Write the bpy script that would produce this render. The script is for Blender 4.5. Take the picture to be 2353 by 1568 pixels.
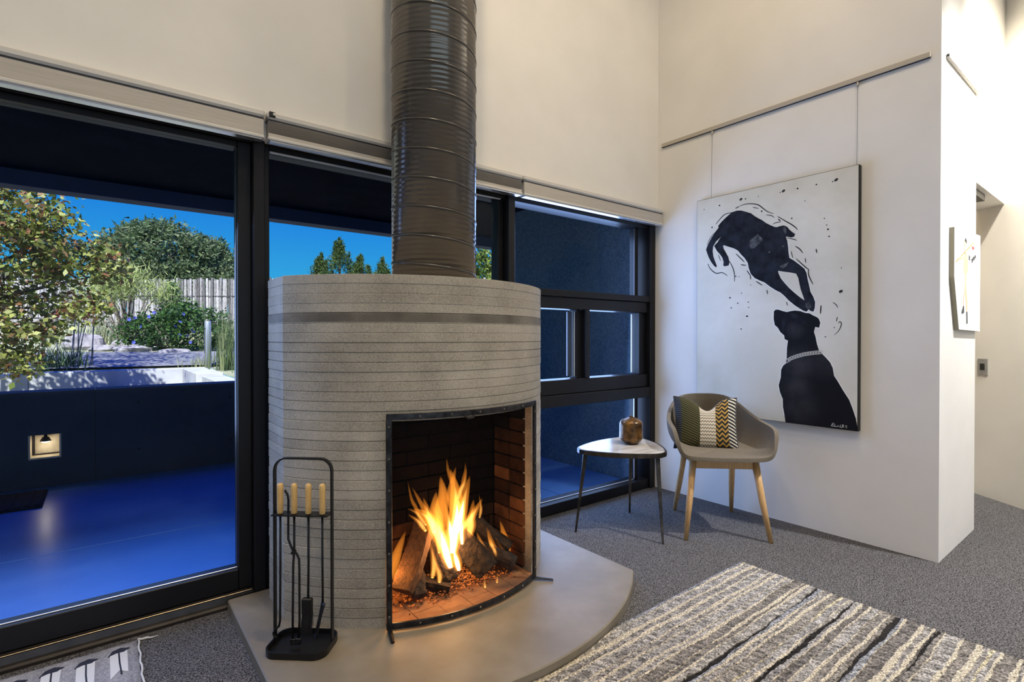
import bpy, bmesh, math, random
import numpy as np
from mathutils import Vector, Matrix
from mathutils.geometry import tessellate_polygon

# ------------------------------------------------------------------ scene, camera, light
for o in list(bpy.data.objects):
    bpy.data.objects.remove(o, do_unlink=True)
SC = bpy.context.scene
COL = SC.collection
random.seed(7)
RNG = np.random.default_rng(7)
pi = math.pi

cam_d = bpy.data.cameras.new('camera')
cam_d.sensor_width = 36.0
cam_d.lens = 36.0 * 1200.0 / 2353.0
cam_d.clip_start = 0.02
cam_d.clip_end = 300
cam = bpy.data.objects.new('camera', cam_d)
COL.objects.link(cam)
YAW, PITCH = math.radians(51.8), math.radians(0.42)
cam.location = (0, 0, 1.18)
cam.rotation_euler = (pi / 2 - PITCH, 0, YAW - pi / 2)
SC.camera = cam

SC.view_settings.view_transform = 'Standard'
SC.view_settings.look = 'None'
SC.view_settings.gamma = 1.0
SC.view_settings.use_curve_mapping = False
SC.view_settings.exposure = 0.0

world = bpy.data.worlds.new('sky')
SC.world = world
world.use_nodes = True
wn, wl = world.node_tree.nodes, world.node_tree.links
wn.clear()
w_out = wn.new('ShaderNodeOutputWorld')
w_bg = wn.new('ShaderNodeBackground')
w_tc = wn.new('ShaderNodeTexCoord')
w_sep = wn.new('ShaderNodeSeparateXYZ')
w_rmp = wn.new('ShaderNodeValToRGB')
wl.new(w_tc.outputs['Generated'], w_sep.inputs[0])
wl.new(w_sep.outputs['Z'], w_rmp.inputs[0])
wl.new(w_rmp.outputs[0], w_bg.inputs[0])
wl.new(w_bg.outputs[0], w_out.inputs[0])
el = w_rmp.color_ramp.elements
el[0].position = 0.0
el[0].color = (0.12, 0.53, 0.82, 1)
el[1].position = 1.0
el[1].color = (0.006, 0.10, 1.35, 1)
for p_, c_ in ((0.10, (0.040, 0.41, 0.74, 1)), (0.24, (0.010, 0.21, 0.74, 1)), (0.5, (0.007, 0.13, 1.1, 1))):
    e_ = el.new(p_)
    e_.color = c_
w_bg.inputs[1].default_value = 1.0


def light(name, kind, loc, energy, color, aim=None, size=0.2, size_y=None, spot=None, blend=0.5):
    d = bpy.data.lights.new(name, kind)
    d.energy = energy
    d.color = color
    if kind == 'AREA':
        d.shape = 'RECTANGLE' if size_y else 'DISK'
        d.size = size
        if size_y:
            d.size_y = size_y
    elif kind == 'SUN':
        d.angle = math.radians(0.6)
    else:
        d.shadow_soft_size = size
    if spot:
        d.spot_size = math.radians(spot)
        d.spot_blend = blend
    o = bpy.data.objects.new(name, d)
    COL.objects.link(o)
    o.location = loc
    if aim is not None:
        o.rotation_euler = (Vector(aim) - Vector(loc)).to_track_quat('-Z', 'Y').to_euler()
    return o


# sun from behind the house, over its roof, onto the garden
light('sun', 'SUN', (0, 0, 20), 11.0, (1.0, 0.95, 0.86), aim=(7.0, 12.0, 4.0))
# added area light standing in for daylight from the rear windows
light('rear_daylight_fill', 'AREA', (-1.2, -4.9, 1.55), 45, (0.93, 0.96, 1.0), aim=(-1.2, 0, 1.75), size=6.0, size_y=2.4)
# added area lights standing in for garden daylight at the door and corner window
for nm_, x0_, x1_, y_, z_, h_, e_ in (('door_daylight_fill', -1.4, 0.47, 3.02, 1.20, 1.6, 29), ('corner_daylight_fill', 2.05, 3.24, 2.80, 1.12, 1.7, 46)):
    light(nm_, 'AREA', ((x0_ + x1_) / 2, y_, z_), e_, (0.40, 0.57, 1.0), aim=((x0_ + x1_) / 2, y_ - 2.0, z_ - (1.8 if x0_ < 0 else 0.12)), size=x1_ - x0_, size_y=h_)

# ------------------------------------------------------------------ materials
MATS = {}


def nt(name):
    m = bpy.data.materials.new(name)
    m.use_nodes = True
    n, l = m.node_tree.nodes, m.node_tree.links
    return m, n, l, n['Principled BSDF']


def plain(name, col, rough=0.6, metal=0.0, spec=0.5):
    m, n, l, b = nt(name)
    b.inputs['Base Color'].default_value = (*col, 1)
    b.inputs['Roughness'].default_value = rough
    b.inputs['Metallic'].default_value = metal
    b.inputs['Specular IOR Level'].default_value = spec
    MATS[name] = m
    return m


def noisy(name, c1, c2, scale=8.0, rough=0.7, bump=0.0, bscale=None, detail=6.0, metal=0.0, stretch=None,
          lo=0.35, hi=0.65, spec=0.5, bdist=0.01, c3=None, scale3=2.0):
    """two colours mixed by noise, with optional bump and a second large-scale tone"""
    m, n, l, b = nt(name)
    tc = n.new('ShaderNodeTexCoord')
    vec = tc.outputs['Object']
    if stretch:
        mp = n.new('ShaderNodeMapping')
        mp.inputs['Scale'].default_value = stretch
        l.new(vec, mp.inputs['Vector'])
        vec = mp.outputs[0]
    t = n.new('ShaderNodeTexNoise')
    t.inputs['Scale'].default_value = scale
    t.inputs['Detail'].default_value = detail
    l.new(vec, t.inputs['Vector'])
    r = n.new('ShaderNodeValToRGB')
    r.color_ramp.elements[0].position = lo
    r.color_ramp.elements[0].color = (*c1, 1)
    r.color_ramp.elements[1].position = hi
    r.color_ramp.elements[1].color = (*c2, 1)
    l.new(t.outputs['Fac'], r.inputs[0])
    col = r.outputs[0]
    if c3:
        t3 = n.new('ShaderNodeTexNoise')
        t3.inputs['Scale'].default_value = scale3
        t3.inputs['Detail'].default_value = 4
        l.new(vec, t3.inputs['Vector'])
        r3 = n.new('ShaderNodeValToRGB')
        r3.color_ramp.elements[0].position = 0.4
        r3.color_ramp.elements[1].position = 0.7
        l.new(t3.outputs['Fac'], r3.inputs[0])
        mx = n.new('ShaderNodeMix')
        mx.data_type = 'RGBA'
        l.new(r3.outputs[0], mx.inputs[0])
        l.new(col, mx.inputs[6])
        mx.inputs[7].default_value = (*c3, 1)
        col = mx.outputs[2]
    l.new(col, b.inputs['Base Color'])
    b.inputs['Roughness'].default_value = rough
    b.inputs['Metallic'].default_value = metal
    b.inputs['Specular IOR Level'].default_value = spec
    if bump:
        t2 = n.new('ShaderNodeTexNoise')
        t2.inputs['Scale'].default_value = bscale or scale
        t2.inputs['Detail'].default_value = 4
        l.new(vec, t2.inputs['Vector'])
        bp = n.new('ShaderNodeBump')
        bp.inputs['Strength'].default_value = bump
        bp.inputs['Distance'].default_value = bdist
        l.new(t2.outputs['Fac'], bp.inputs['Height'])
        l.new(bp.outputs[0], b.inputs['Normal'])
    MATS[name] = m
    return m


noisy('plaster', (0.80, 0.775, 0.73), (0.84, 0.815, 0.77), 3.0, 0.85, 0.06, 60, bdist=0.004, spec=0.2)
noisy('ceiling_paint', (0.78, 0.77, 0.74), (0.82, 0.81, 0.78), 3.0, 0.9)
noisy('hearth_concrete', (0.215, 0.185, 0.140), (0.275, 0.24, 0.19), 7.0, 0.5, 0.05, 40, c3=(0.18, 0.15, 0.105), scale3=3.0, bdist=0.004)
noisy('patio_concrete_sky_tint', (0.10, 0.23, 0.55), (0.145, 0.30, 0.66), 3.0, 0.30, 0.04, 60, c3=(0.075, 0.18, 0.46), scale3=0.7, spec=1.0)  # blue of the sky-lit shade is put into the concrete colour
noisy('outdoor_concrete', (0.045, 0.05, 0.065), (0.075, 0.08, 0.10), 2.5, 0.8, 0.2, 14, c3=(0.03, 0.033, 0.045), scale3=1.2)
noisy('basin_concrete', (0.36, 0.36, 0.36), (0.46, 0.46, 0.455), 3.0, 0.8, 0.15, 20)
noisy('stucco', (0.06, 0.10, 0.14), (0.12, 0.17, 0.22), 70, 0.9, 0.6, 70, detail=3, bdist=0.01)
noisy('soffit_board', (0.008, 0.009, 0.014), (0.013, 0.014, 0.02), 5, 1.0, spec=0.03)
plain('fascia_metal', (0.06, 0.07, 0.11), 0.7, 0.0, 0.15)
plain('bronze_frame', (0.0055, 0.005, 0.006), 0.45, 0.0, 0.35)
plain('bronze_edge', (0.10, 0.095, 0.10), 0.32, 0.6)
plain('glazing_bead', (0.62, 0.64, 0.68), 0.35, 0.7)
noisy('sill_metal', (0.022, 0.018, 0.016), (0.04, 0.033, 0.028), 20, 0.35, metal=0.3)
plain('sill_trim', (0.55, 0.46, 0.30), 0.35, 0.7)
plain('blind_rail', (0.66, 0.635, 0.59), 0.55)
noisy('blind_fabric', (0.47, 0.435, 0.385), (0.55, 0.51, 0.455), 14, 0.9, 0.1, 200, stretch=(0.4, 1, 30), detail=3)
plain('blind_aluminium', (0.85, 0.87, 0.92), 0.25, 0.9)
plain('black_plastic', (0.012, 0.012, 0.012), 0.4)
plain('black_iron', (0.010, 0.010, 0.011), 0.36, 0.3)
noisy('forged_iron', (0.014, 0.014, 0.016), (0.05, 0.05, 0.055), 30, 0.34, 0.4, 40, metal=0.6, bdist=0.003)
plain('rivet_metal', (0.16, 0.14, 0.12), 0.4, 0.8)
noisy('tool_wood', (0.62, 0.38, 0.13), (0.74, 0.49, 0.19), 12, 0.4, stretch=(8, 8, 1))
noisy('oak', (0.50, 0.30, 0.125), (0.62, 0.39, 0.175), 14, 0.42, stretch=(10, 10, 1))
noisy('shell_fabric', (0.125, 0.105, 0.080), (0.215, 0.185, 0.145), 420, 0.95, 0.5, 500, detail=2, bdist=0.002, spec=0.15)
noisy('brick', (0.11, 0.044, 0.018), (0.20, 0.085, 0.034), 18, 0.95, 0.4, 60, spec=0.1, c3=(0.12, 0.05, 0.025), scale3=6, bdist=0.004)
noisy('brick_sooty', (0.030, 0.013, 0.007), (0.075, 0.032, 0.014), 14, 1.0, 0.4, 60, spec=0.05, c3=(0.012, 0.006, 0.004), scale3=7, bdist=0.004)
noisy('mortar', (0.004, 0.0025, 0.002), (0.008, 0.005, 0.004), 40, 1.0, spec=0.05)
noisy('soot_lining', (0.003, 0.0018, 0.0014), (0.007, 0.0035, 0.0024), 10, 1.0, 0.2, 40, spec=0.05)
noisy('firebrick_floor', (0.30, 0.13, 0.055), (0.42, 0.20, 0.085), 14, 0.85, 0.3, 50, c3=(0.16, 0.08, 0.05), scale3=5, stretch=(1, 2.2, 1), bdist=0.004)
noisy('bark', (0.010, 0.006, 0.004), (0.055, 0.030, 0.014), 26, 0.95, 1.0, 34, bdist=0.02)
noisy('char', (0.012, 0.010, 0.010), (0.07, 0.04, 0.025), 22, 0.9, 1.0, 40, bdist=0.015)
noisy('split_wood', (0.055, 0.025, 0.010), (0.14, 0.062, 0.022), 10, 0.85, 0.6, 30, stretch=(6, 6, 1), bdist=0.01)
noisy('duct_mark', (0.10, 0.09, 0.08), (0.13, 0.12, 0.10), 10, 0.5)
plain('rail_metal', (0.50, 0.45, 0.37), 0.5, 0.2)
plain('wire_steel', (0.30, 0.28, 0.25), 0.4, 0.8)
noisy('canvas_ground', (0.71, 0.69, 0.61), (0.80, 0.78, 0.71), 4.5, 0.75, 0.1, 160, c3=(0.585, 0.56, 0.46), scale3=2.2, bdist=0.002)
plain('halo_paint', (0.84, 0.83, 0.80), 0.7, 0.0, 0.2)
plain('canvas_edge', (0.014, 0.013, 0.013), 0.6)
noisy('dog_paint_blue', (0.004, 0.005, 0.008), (0.018, 0.022, 0.036), 16, 0.8, detail=8, spec=0.2)
noisy('dog_paint_grey', (0.025, 0.028, 0.034), (0.125, 0.135, 0.15), 26, 0.8, detail=8, spec=0.2)
plain('ink', (0.012, 0.012, 0.013), 0.6)
plain('chain_paint', (0.55, 0.54, 0.50), 0.5)
plain('white_paint', (0.88, 0.88, 0.87), 0.6)
plain('panel_side', (0.30, 0.275, 0.205), 0.7)
plain('panel_skin', (0.70, 0.55, 0.36), 0.7)
plain('panel_stick', (0.52, 0.36, 0.10), 0.7)
plain('panel_red', (0.55, 0.10, 0.08), 0.7)
plain('panel_dark', (0.06, 0.06, 0.065), 0.7)
noisy('marble', (0.60, 0.56, 0.50), (0.72, 0.68, 0.62), 6, 0.22, stretch=(1, 5, 1), c3=(0.46, 0.40, 0.33), scale3=4)
noisy('dark_steel', (0.02, 0.017, 0.014), (0.075, 0.06, 0.048), 16, 0.33, metal=0.7)
noisy('switch_plate', (0.42, 0.42, 0.42), (0.48, 0.48, 0.48), 20, 0.35, metal=0.6)
noisy('threshold', (0.48, 0.46, 0.42), (0.55, 0.53, 0.50), 10, 0.6)
noisy('bark_tree', (0.10, 0.075, 0.055), (0.20, 0.16, 0.12), 12, 0.95, 0.5, 20)
noisy('boulder', (0.20, 0.18, 0.19), (0.36, 0.33, 0.33), 3, 0.95, 0.6, 6, bdist=0.06)
noisy('gravel', (0.09, 0.09, 0.10), (0.26, 0.255, 0.26), 40, 0.95, 0.5, 40, detail=3)
noisy('earth', (0.26, 0.24, 0.16), (0.46, 0.44, 0.30), 5, 0.95, 0.4, 20, c3=(0.17, 0.21, 0.08), scale3=1.1)
noisy('fence_stick', (0.26, 0.23, 0.21), (0.58, 0.54, 0.52), 9, 0.95, 0.5, 20, stretch=(6, 6, 1))
m = MATS['fence_stick']
n, l = m.node_tree.nodes, m.node_tree.links
oi = n.new('ShaderNodeObjectInfo')
mr = n.new('ShaderNodeMapRange')
mr.inputs['To Min'].default_value = 0.22
mr.inputs['To Max'].default_value = 1.05
l.new(oi.outputs['Random'], mr.inputs['Value'])
vm = n.new('ShaderNodeVectorMath')
vm.operation = 'SCALE'
lk = n['Principled BSDF'].inputs['Base Color'].links[0]
src_ = lk.from_socket
l.new(src_, vm.inputs[0])
l.new(mr.outputs[0], vm.inputs['Scale'])
l.new(vm.outputs[0], n['Principled BSDF'].inputs['Base Color'])
plain('bollard_metal', (0.30, 0.33, 0.38), 0.45, 0.4)
plain('doormat_fibre', (0.012, 0.012, 0.014), 0.95)
noisy('niche_plaster', (0.50, 0.42, 0.30), (0.66, 0.58, 0.46), 16, 0.9)
plain('house_white', (0.78, 0.77, 0.75), 0.85)
plain('window_dark', (0.03, 0.035, 0.045), 0.15)
plain('lamp_body', (0.05, 0.05, 0.05), 0.4)


def emit(name, col, strength):
    m = bpy.data.materials.new(name)
    m.use_nodes = True
    n, l = m.node_tree.nodes, m.node_tree.links
    n.clear()
    e = n.new('ShaderNodeEmission')
    e.inputs[0].default_value = (*col, 1)
    e.inputs[1].default_value = strength
    o = n.new('ShaderNodeOutputMaterial')
    l.new(e.outputs[0], o.inputs['Surface'])
    MATS[name] = m
    return m


def flame(name, col, strength):
    """glowing gas: a pure emission volume, so a tongue is brightest where it is thickest"""
    m = bpy.data.materials.new(name)
    m.use_nodes = True
    n, l = m.node_tree.nodes, m.node_tree.links
    n.clear()
    e = n.new('ShaderNodeEmission')
    e.inputs[0].default_value = (*col, 1)
    e.inputs[1].default_value = strength
    o = n.new('ShaderNodeOutputMaterial')
    l.new(e.outputs[0], o.inputs['Volume'])
    MATS[name] = m
    return m


flame('flame_outer', (1.0, 0.30, 0.03), 17)
flame('flame_mid', (1.0, 0.52, 0.11), 48)
flame('flame_core', (1.0, 0.82, 0.52), 300)
emit('downlight_lens', (1.0, 0.87, 0.68), 14)
emit('niche_lens', (1.0, 0.86, 0.66), 6)


def glass_mat(name, tint, rough=0.0):
    m = bpy.data.materials.new(name)
    m.use_nodes = True
    n, l = m.node_tree.nodes, m.node_tree.links
    n.clear()
    tr = n.new('ShaderNodeBsdfTransparent')
    tr.inputs[0].default_value = (*tint, 1)
    gl = n.new('ShaderNodeBsdfGlossy')
    gl.inputs['Roughness'].default_value = rough
    fr = n.new('ShaderNodeFresnel')
    fr.inputs['IOR'].default_value = 1.10
    mx = n.new('ShaderNodeMixShader')
    o = n.new('ShaderNodeOutputMaterial')
    l.new(fr.outputs[0], mx.inputs[0])
    l.new(tr.outputs[0], mx.inputs[1])
    l.new(gl.outputs[0], mx.inputs[2])
    l.new(mx.outputs[0], o.inputs['Surface'])
    MATS[name] = m
    return m


glass_mat('window_glass', (0.90, 0.95, 1.0))

# fine black wire gauze: mostly open
m, n, l, b = nt('wire_gauze')
b.inputs['Base Color'].default_value = (0.012, 0.012, 0.012, 1)
b.inputs['Roughness'].default_value = 0.5
b.inputs['Alpha'].default_value = 0.10
MATS['wire_gauze'] = m

# carpet: speckled loop pile
m, n, l, b = nt('carpet')
tc = n.new('ShaderNodeTexCoord')
v1 = n.new('ShaderNodeTexNoise')
v1.inputs['Scale'].default_value = 190
v1.inputs['Detail'].default_value = 2.5
v1.inputs['Roughness'].default_value = 0.7
l.new(tc.outputs['Object'], v1.inputs['Vector'])
r1 = n.new('ShaderNodeValToRGB')
r1.color_ramp.elements[0].position = 0.38
r1.color_ramp.elements[0].color = (0.010, 0.0095, 0.010, 1)
r1.color_ramp.elements[1].position = 0.64
r1.color_ramp.elements[1].color = (0.235, 0.227, 0.23, 1)
l.new(v1.outputs['Fac'], r1.inputs[0])
l.new(r1.outputs[0], b.inputs['Base Color'])
b.inputs['Roughness'].default_value = 0.95
b.inputs['Specular IOR Level'].default_value = 0.1
bp = n.new('ShaderNodeBump')
bp.inputs['Strength'].default_value = 0.8
bp.inputs['Distance'].default_value = 0.006
l.new(v1.outputs['Fac'], bp.inputs['Height'])
l.new(bp.outputs[0], b.inputs['Normal'])
MATS['carpet'] = m


def attr_mat(name, attr='tone', rough=0.9, nscale=0, namp=0.0, translucent=0.0, bump=0.0, bscale=200):
    """material whose own colour comes from a colour attribute, with fine noise over it"""
    m, n, l, b = nt(name)
    at = n.new('ShaderNodeAttribute')
    at.attribute_name = attr
    col = at.outputs['Color']
    if nscale:
        tc = n.new('ShaderNodeTexCoord')
        t = n.new('ShaderNodeTexNoise')
        t.inputs['Scale'].default_value = nscale
        t.inputs['Detail'].default_value = 3
        l.new(tc.outputs['Object'], t.inputs['Vector'])
        mr = n.new('ShaderNodeMapRange')
        mr.inputs['From Min'].default_value = 0.3
        mr.inputs['From Max'].default_value = 0.7
        mr.inputs['To Min'].default_value = 1 - namp
        mr.inputs['To Max'].default_value = 1 + namp
        l.new(t.outputs['Fac'], mr.inputs['Value'])
        vm = n.new('ShaderNodeVectorMath')
        vm.operation = 'SCALE'
        l.new(col, vm.inputs[0])
        l.new(mr.outputs[0], vm.inputs['Scale'])
        col = vm.outputs[0]
        if bump:
            bp = n.new('ShaderNodeBump')
            bp.inputs['Strength'].default_value = bump
            bp.inputs['Distance'].default_value = 0.006
            l.new(t.outputs['Fac'], bp.inputs['Height'])
            l.new(bp.outputs[0], b.inputs['Normal'])
    l.new(col, b.inputs['Base Color'])
    b.inputs['Roughness'].default_value = rough
    b.inputs['Specular IOR Level'].default_value = 0.25
    if translucent:
        tr = n.new('ShaderNodeBsdfTranslucent')
        l.new(col, tr.inputs[0])
        mx = n.new('ShaderNodeMixShader')
        mx.inputs[0].default_value = translucent
        l.new(b.outputs[0], mx.inputs[1])
        l.new(tr.outputs[0], mx.inputs[2])
        l.new(mx.outputs[0], n['Material Output'].inputs['Surface'])
    MATS[name] = m
    return m


attr_mat('rug_wool', nscale=150, namp=0.85, bump=1.0)
attr_mat('leaf', rough=0.55, translucent=0.3)
attr_mat('flat_weave', nscale=160, namp=0.3, bump=0.5)

# board-formed concrete: board-to-board tone, fine grains and pits, one stained course
Z0H, ZTOP, NC = 0.045, 1.432, 36
CH = (ZTOP - Z0H) / NC
m, n, l, b = nt('board_concrete')
tc = n.new('ShaderNodeTexCoord')
sep = n.new('ShaderNodeSeparateXYZ')
geo = n.new('ShaderNodeNewGeometry')
l.new(geo.outputs['Position'], sep.inputs[0])


def mnode(n, l, op, a, bb=None, c=None):
    k = n.new('ShaderNodeMath')
    k.operation = op
    for i, q in enumerate((a, bb, c)):
        if q is None:
            continue
        if isinstance(q, (int, float)):
            k.inputs[i].default_value = q
        else:
            l.new(q, k.inputs[i])
    return k.outputs[0]


idx = mnode(n, l, 'FLOOR', mnode(n, l, 'DIVIDE', mnode(n, l, 'SUBTRACT', sep.outputs['Z'], Z0H), CH))
wn_ = n.new('ShaderNodeTexWhiteNoise')
wn_.noise_dimensions = '1D'
l.new(idx, wn_.inputs['W'])
big = n.new('ShaderNodeTexNoise')
big.inputs['Scale'].default_value = 4.5
big.inputs['Detail'].default_value = 6
l.new(geo.outputs['Position'], big.inputs['Vector'])
fine = n.new('ShaderNodeTexNoise')
fine.inputs['Scale'].default_value = 170
fine.inputs['Detail'].default_value = 3
l.new(geo.outputs['Position'], fine.inputs['Vector'])
val = mnode(n, l, 'ADD', mnode(n, l, 'MULTIPLY', wn_.outputs['Value'], 0.10),
            mnode(n, l, 'ADD', mnode(n, l, 'MULTIPLY', big.outputs['Fac'], 0.55), mnode(n, l, 'MULTIPLY', fine.outputs['Fac'], 0.55)))
rc = n.new('ShaderNodeValToRGB')
rc.color_ramp.elements[0].position = 0.40
rc.color_ramp.elements[0].color = (0.25, 0.225, 0.185, 1)
rc.color_ramp.elements[1].position = 0.80
rc.color_ramp.elements[1].color = (0.56, 0.515, 0.435, 1)
l.new(val, rc.inputs[0])
# stain on the sixth course from the top, strongest towards the middle and right
band = mnode(n, l, 'COMPARE', idx, float(NC - 5), 0.3)
sn = n.new('ShaderNodeTexNoise')
sn.inputs['Scale'].default_value = 5.0
l.new(geo.outputs['Position'], sn.inputs['Vector'])
stain = mnode(n, l, 'MULTIPLY', band, mnode(n, l, 'MINIMUM', mnode(n, l, 'ADD', mnode(n, l, 'MULTIPLY', sn.outputs['Fac'], 1.2), 0.15), 1.0))
mx = n.new('ShaderNodeMix')
mx.data_type = 'RGBA'
l.new(stain, mx.inputs[0])
l.new(rc.outputs[0], mx.inputs[6])
mx.inputs[7].default_value = (0.085, 0.075, 0.06, 1)
vor = n.new('ShaderNodeTexVoronoi')
vor.inputs['Scale'].default_value = 38
l.new(geo.outputs['Position'], vor.inputs['Vector'])
pit = mnode(n, l, 'LESS_THAN', vor.outputs['Distance'], 0.055)
mx2 = n.new('ShaderNodeMix')
mx2.data_type = 'RGBA'
l.new(pit, mx2.inputs[0])
l.new(mx.outputs[2], mx2.inputs[6])
mx2.inputs[7].default_value = (0.05, 0.045, 0.04, 1)
l.new(mx2.outputs[2], b.inputs['Base Color'])
b.inputs['Roughness'].default_value = 0.75
bp = n.new('ShaderNodeBump')
bp.inputs['Strength'].default_value = 0.25
bp.inputs['Distance'].default_value = 0.004
l.new(fine.outputs['Fac'], bp.inputs['Height'])
l.new(bp.outputs[0], b.inputs['Normal'])
MATS['board_concrete'] = m

# painted spiral duct: satin grey-brown with faint horizontal ripple
m, n, l, b = nt('duct_paint')
b.inputs['Base Color'].default_value = (0.150, 0.130, 0.106, 1)
b.inputs['Metallic'].default_value = 0.35
b.inputs['Roughness'].default_value = 0.17
tc = n.new('ShaderNodeTexCoord')
mp = n.new('ShaderNodeMapping')
mp.inputs['Scale'].default_value = (0.6, 0.6, 1)
l.new(tc.outputs['Object'], mp.inputs['Vector'])
wv = n.new('ShaderNodeTexWave')
wv.bands_direction = 'Z'
wv.inputs['Scale'].default_value = 14
wv.inputs['Distortion'].default_value = 1.2
wv.inputs['Detail'].default_value = 1
l.new(mp.outputs[0], wv.inputs['Vector'])
bp = n.new('ShaderNodeBump')
bp.inputs['Strength'].default_value = 0.10
bp.inputs['Distance'].default_value = 0.01
l.new(wv.outputs['Fac'], bp.inputs['Height'])
l.new(bp.outputs[0], b.inputs['Normal'])
MATS['duct_paint'] = m

m, n, l, b = nt('duct_seam')
b.inputs['Base Color'].default_value = (0.045, 0.040, 0.034, 1)  # darker than the duct: the seam's cast shadow line is in this colour
b.inputs['Roughness'].default_value = 0.3
MATS['duct_seam'] = m

# raku glaze of the jar
m, n, l, b = nt('jar_glaze')
tc = n.new('ShaderNodeTexCoord')
t = n.new('ShaderNodeTexNoise')
t.inputs['Scale'].default_value = 22
t.inputs['Detail'].default_value = 8
l.new(tc.outputs['Object'], t.inputs['Vector'])
r = n.new('ShaderNodeValToRGB')
r.color_ramp.elements[0].position = 0.36
r.color_ramp.elements[0].color = (0.022, 0.012, 0.006, 1)
r.color_ramp.elements[1].position = 0.66
r.color_ramp.elements[1].color = (0.25, 0.12, 0.030, 1)
l.new(t.outputs['Fac'], r.inputs[0])
l.new(r.outputs[0], b.inputs['Base Color'])
b.inputs['Metallic'].default_value = 0.45
b.inputs['Roughness'].default_value = 0.27
MATS['jar_glaze'] = m

# sitting dog: near-black with brushed slate lights
m, n, l, b = nt('dog_paint_black')
MATS['dog_paint_black'] = m

# cushion cover: three woven fields side by side, by UV
m, n, l, b = nt('cushion_weave')
uv = n.new('ShaderNodeUVMap')
sp = n.new('ShaderNodeSeparateXYZ')
l.new(uv.outputs[0], sp.inputs[0])
U, V = sp.outputs['X'], sp.outputs['Y']


def mixc(fac, a, c):
    k = n.new('ShaderNodeMix')
    k.data_type = 'RGBA'
    l.new(fac, k.inputs[0])
    for i, q in ((6, a), (7, c)):
        if isinstance(q, tuple):
            k.inputs[i].default_value = (*q, 1)
        else:
            l.new(q, k.inputs[i])
    return k.outputs[2]


def mt(op, a, bb=None, c=None):
    return mnode(n, l, op, a, bb, c)


diag = mt('GREATER_THAN', mt('FRACT', mt('MULTIPLY', mt('ADD', V, mt('MULTIPLY', U, 0.55)), 21.0)), 0.50)
olive = mixc(diag, (0.095, 0.085, 0.020), (0.012, 0.012, 0.008))
edge = mt('LESS_THAN', U, 0.10)
olive = mixc(edge, olive, mixc(mt('GREATER_THAN', mt('FRACT', mt('MULTIPLY', V, 24.0)), 0.4), (0.06, 0.07, 0.09), (0.012, 0.013, 0.016)))
zz = mt('PINGPONG', mt('MULTIPLY', U, 1.0), 0.022)
cl = mt('GREATER_THAN', mt('FRACT', mt('ADD', mt('MULTIPLY', V, 15.0), mt('MULTIPLY', zz, 20.0))), 0.70)
cream = mixc(cl, (0.62, 0.55, 0.43), (0.10, 0.085, 0.065))
# chevron columns
cu = mt('PINGPONG', mt('SUBTRACT', U, 0.66), 0.05)
ch = mt('GREATER_THAN', mt('FRACT', mt('ADD', mt('MULTIPLY', V, 11.0), mt('MULTIPLY', cu, 14.0))), 0.42)
chev = mixc(ch, (0.42, 0.24, 0.045), (0.012, 0.012, 0.012))
tick = mt('GREATER_THAN', mt('FRACT', mt('ADD', mt('MULTIPLY', V, 15.0), mt('MULTIPLY', U, 8.0))), 0.42)
ticks = mixc(tick, (0.60, 0.55, 0.46), (0.012, 0.012, 0.013))
c_ = mixc(mt('GREATER_THAN', U, 0.40), olive, cream)
c_ = mixc(mt('GREATER_THAN', U, 0.655), c_, chev)
c_ = mixc(mt('GREATER_THAN', U, 0.865), c_, ticks)
l.new(c_, b.inputs['Base Color'])
b.inputs['Roughness'].default_value = 0.95
MATS['cushion_weave'] = m


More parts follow.
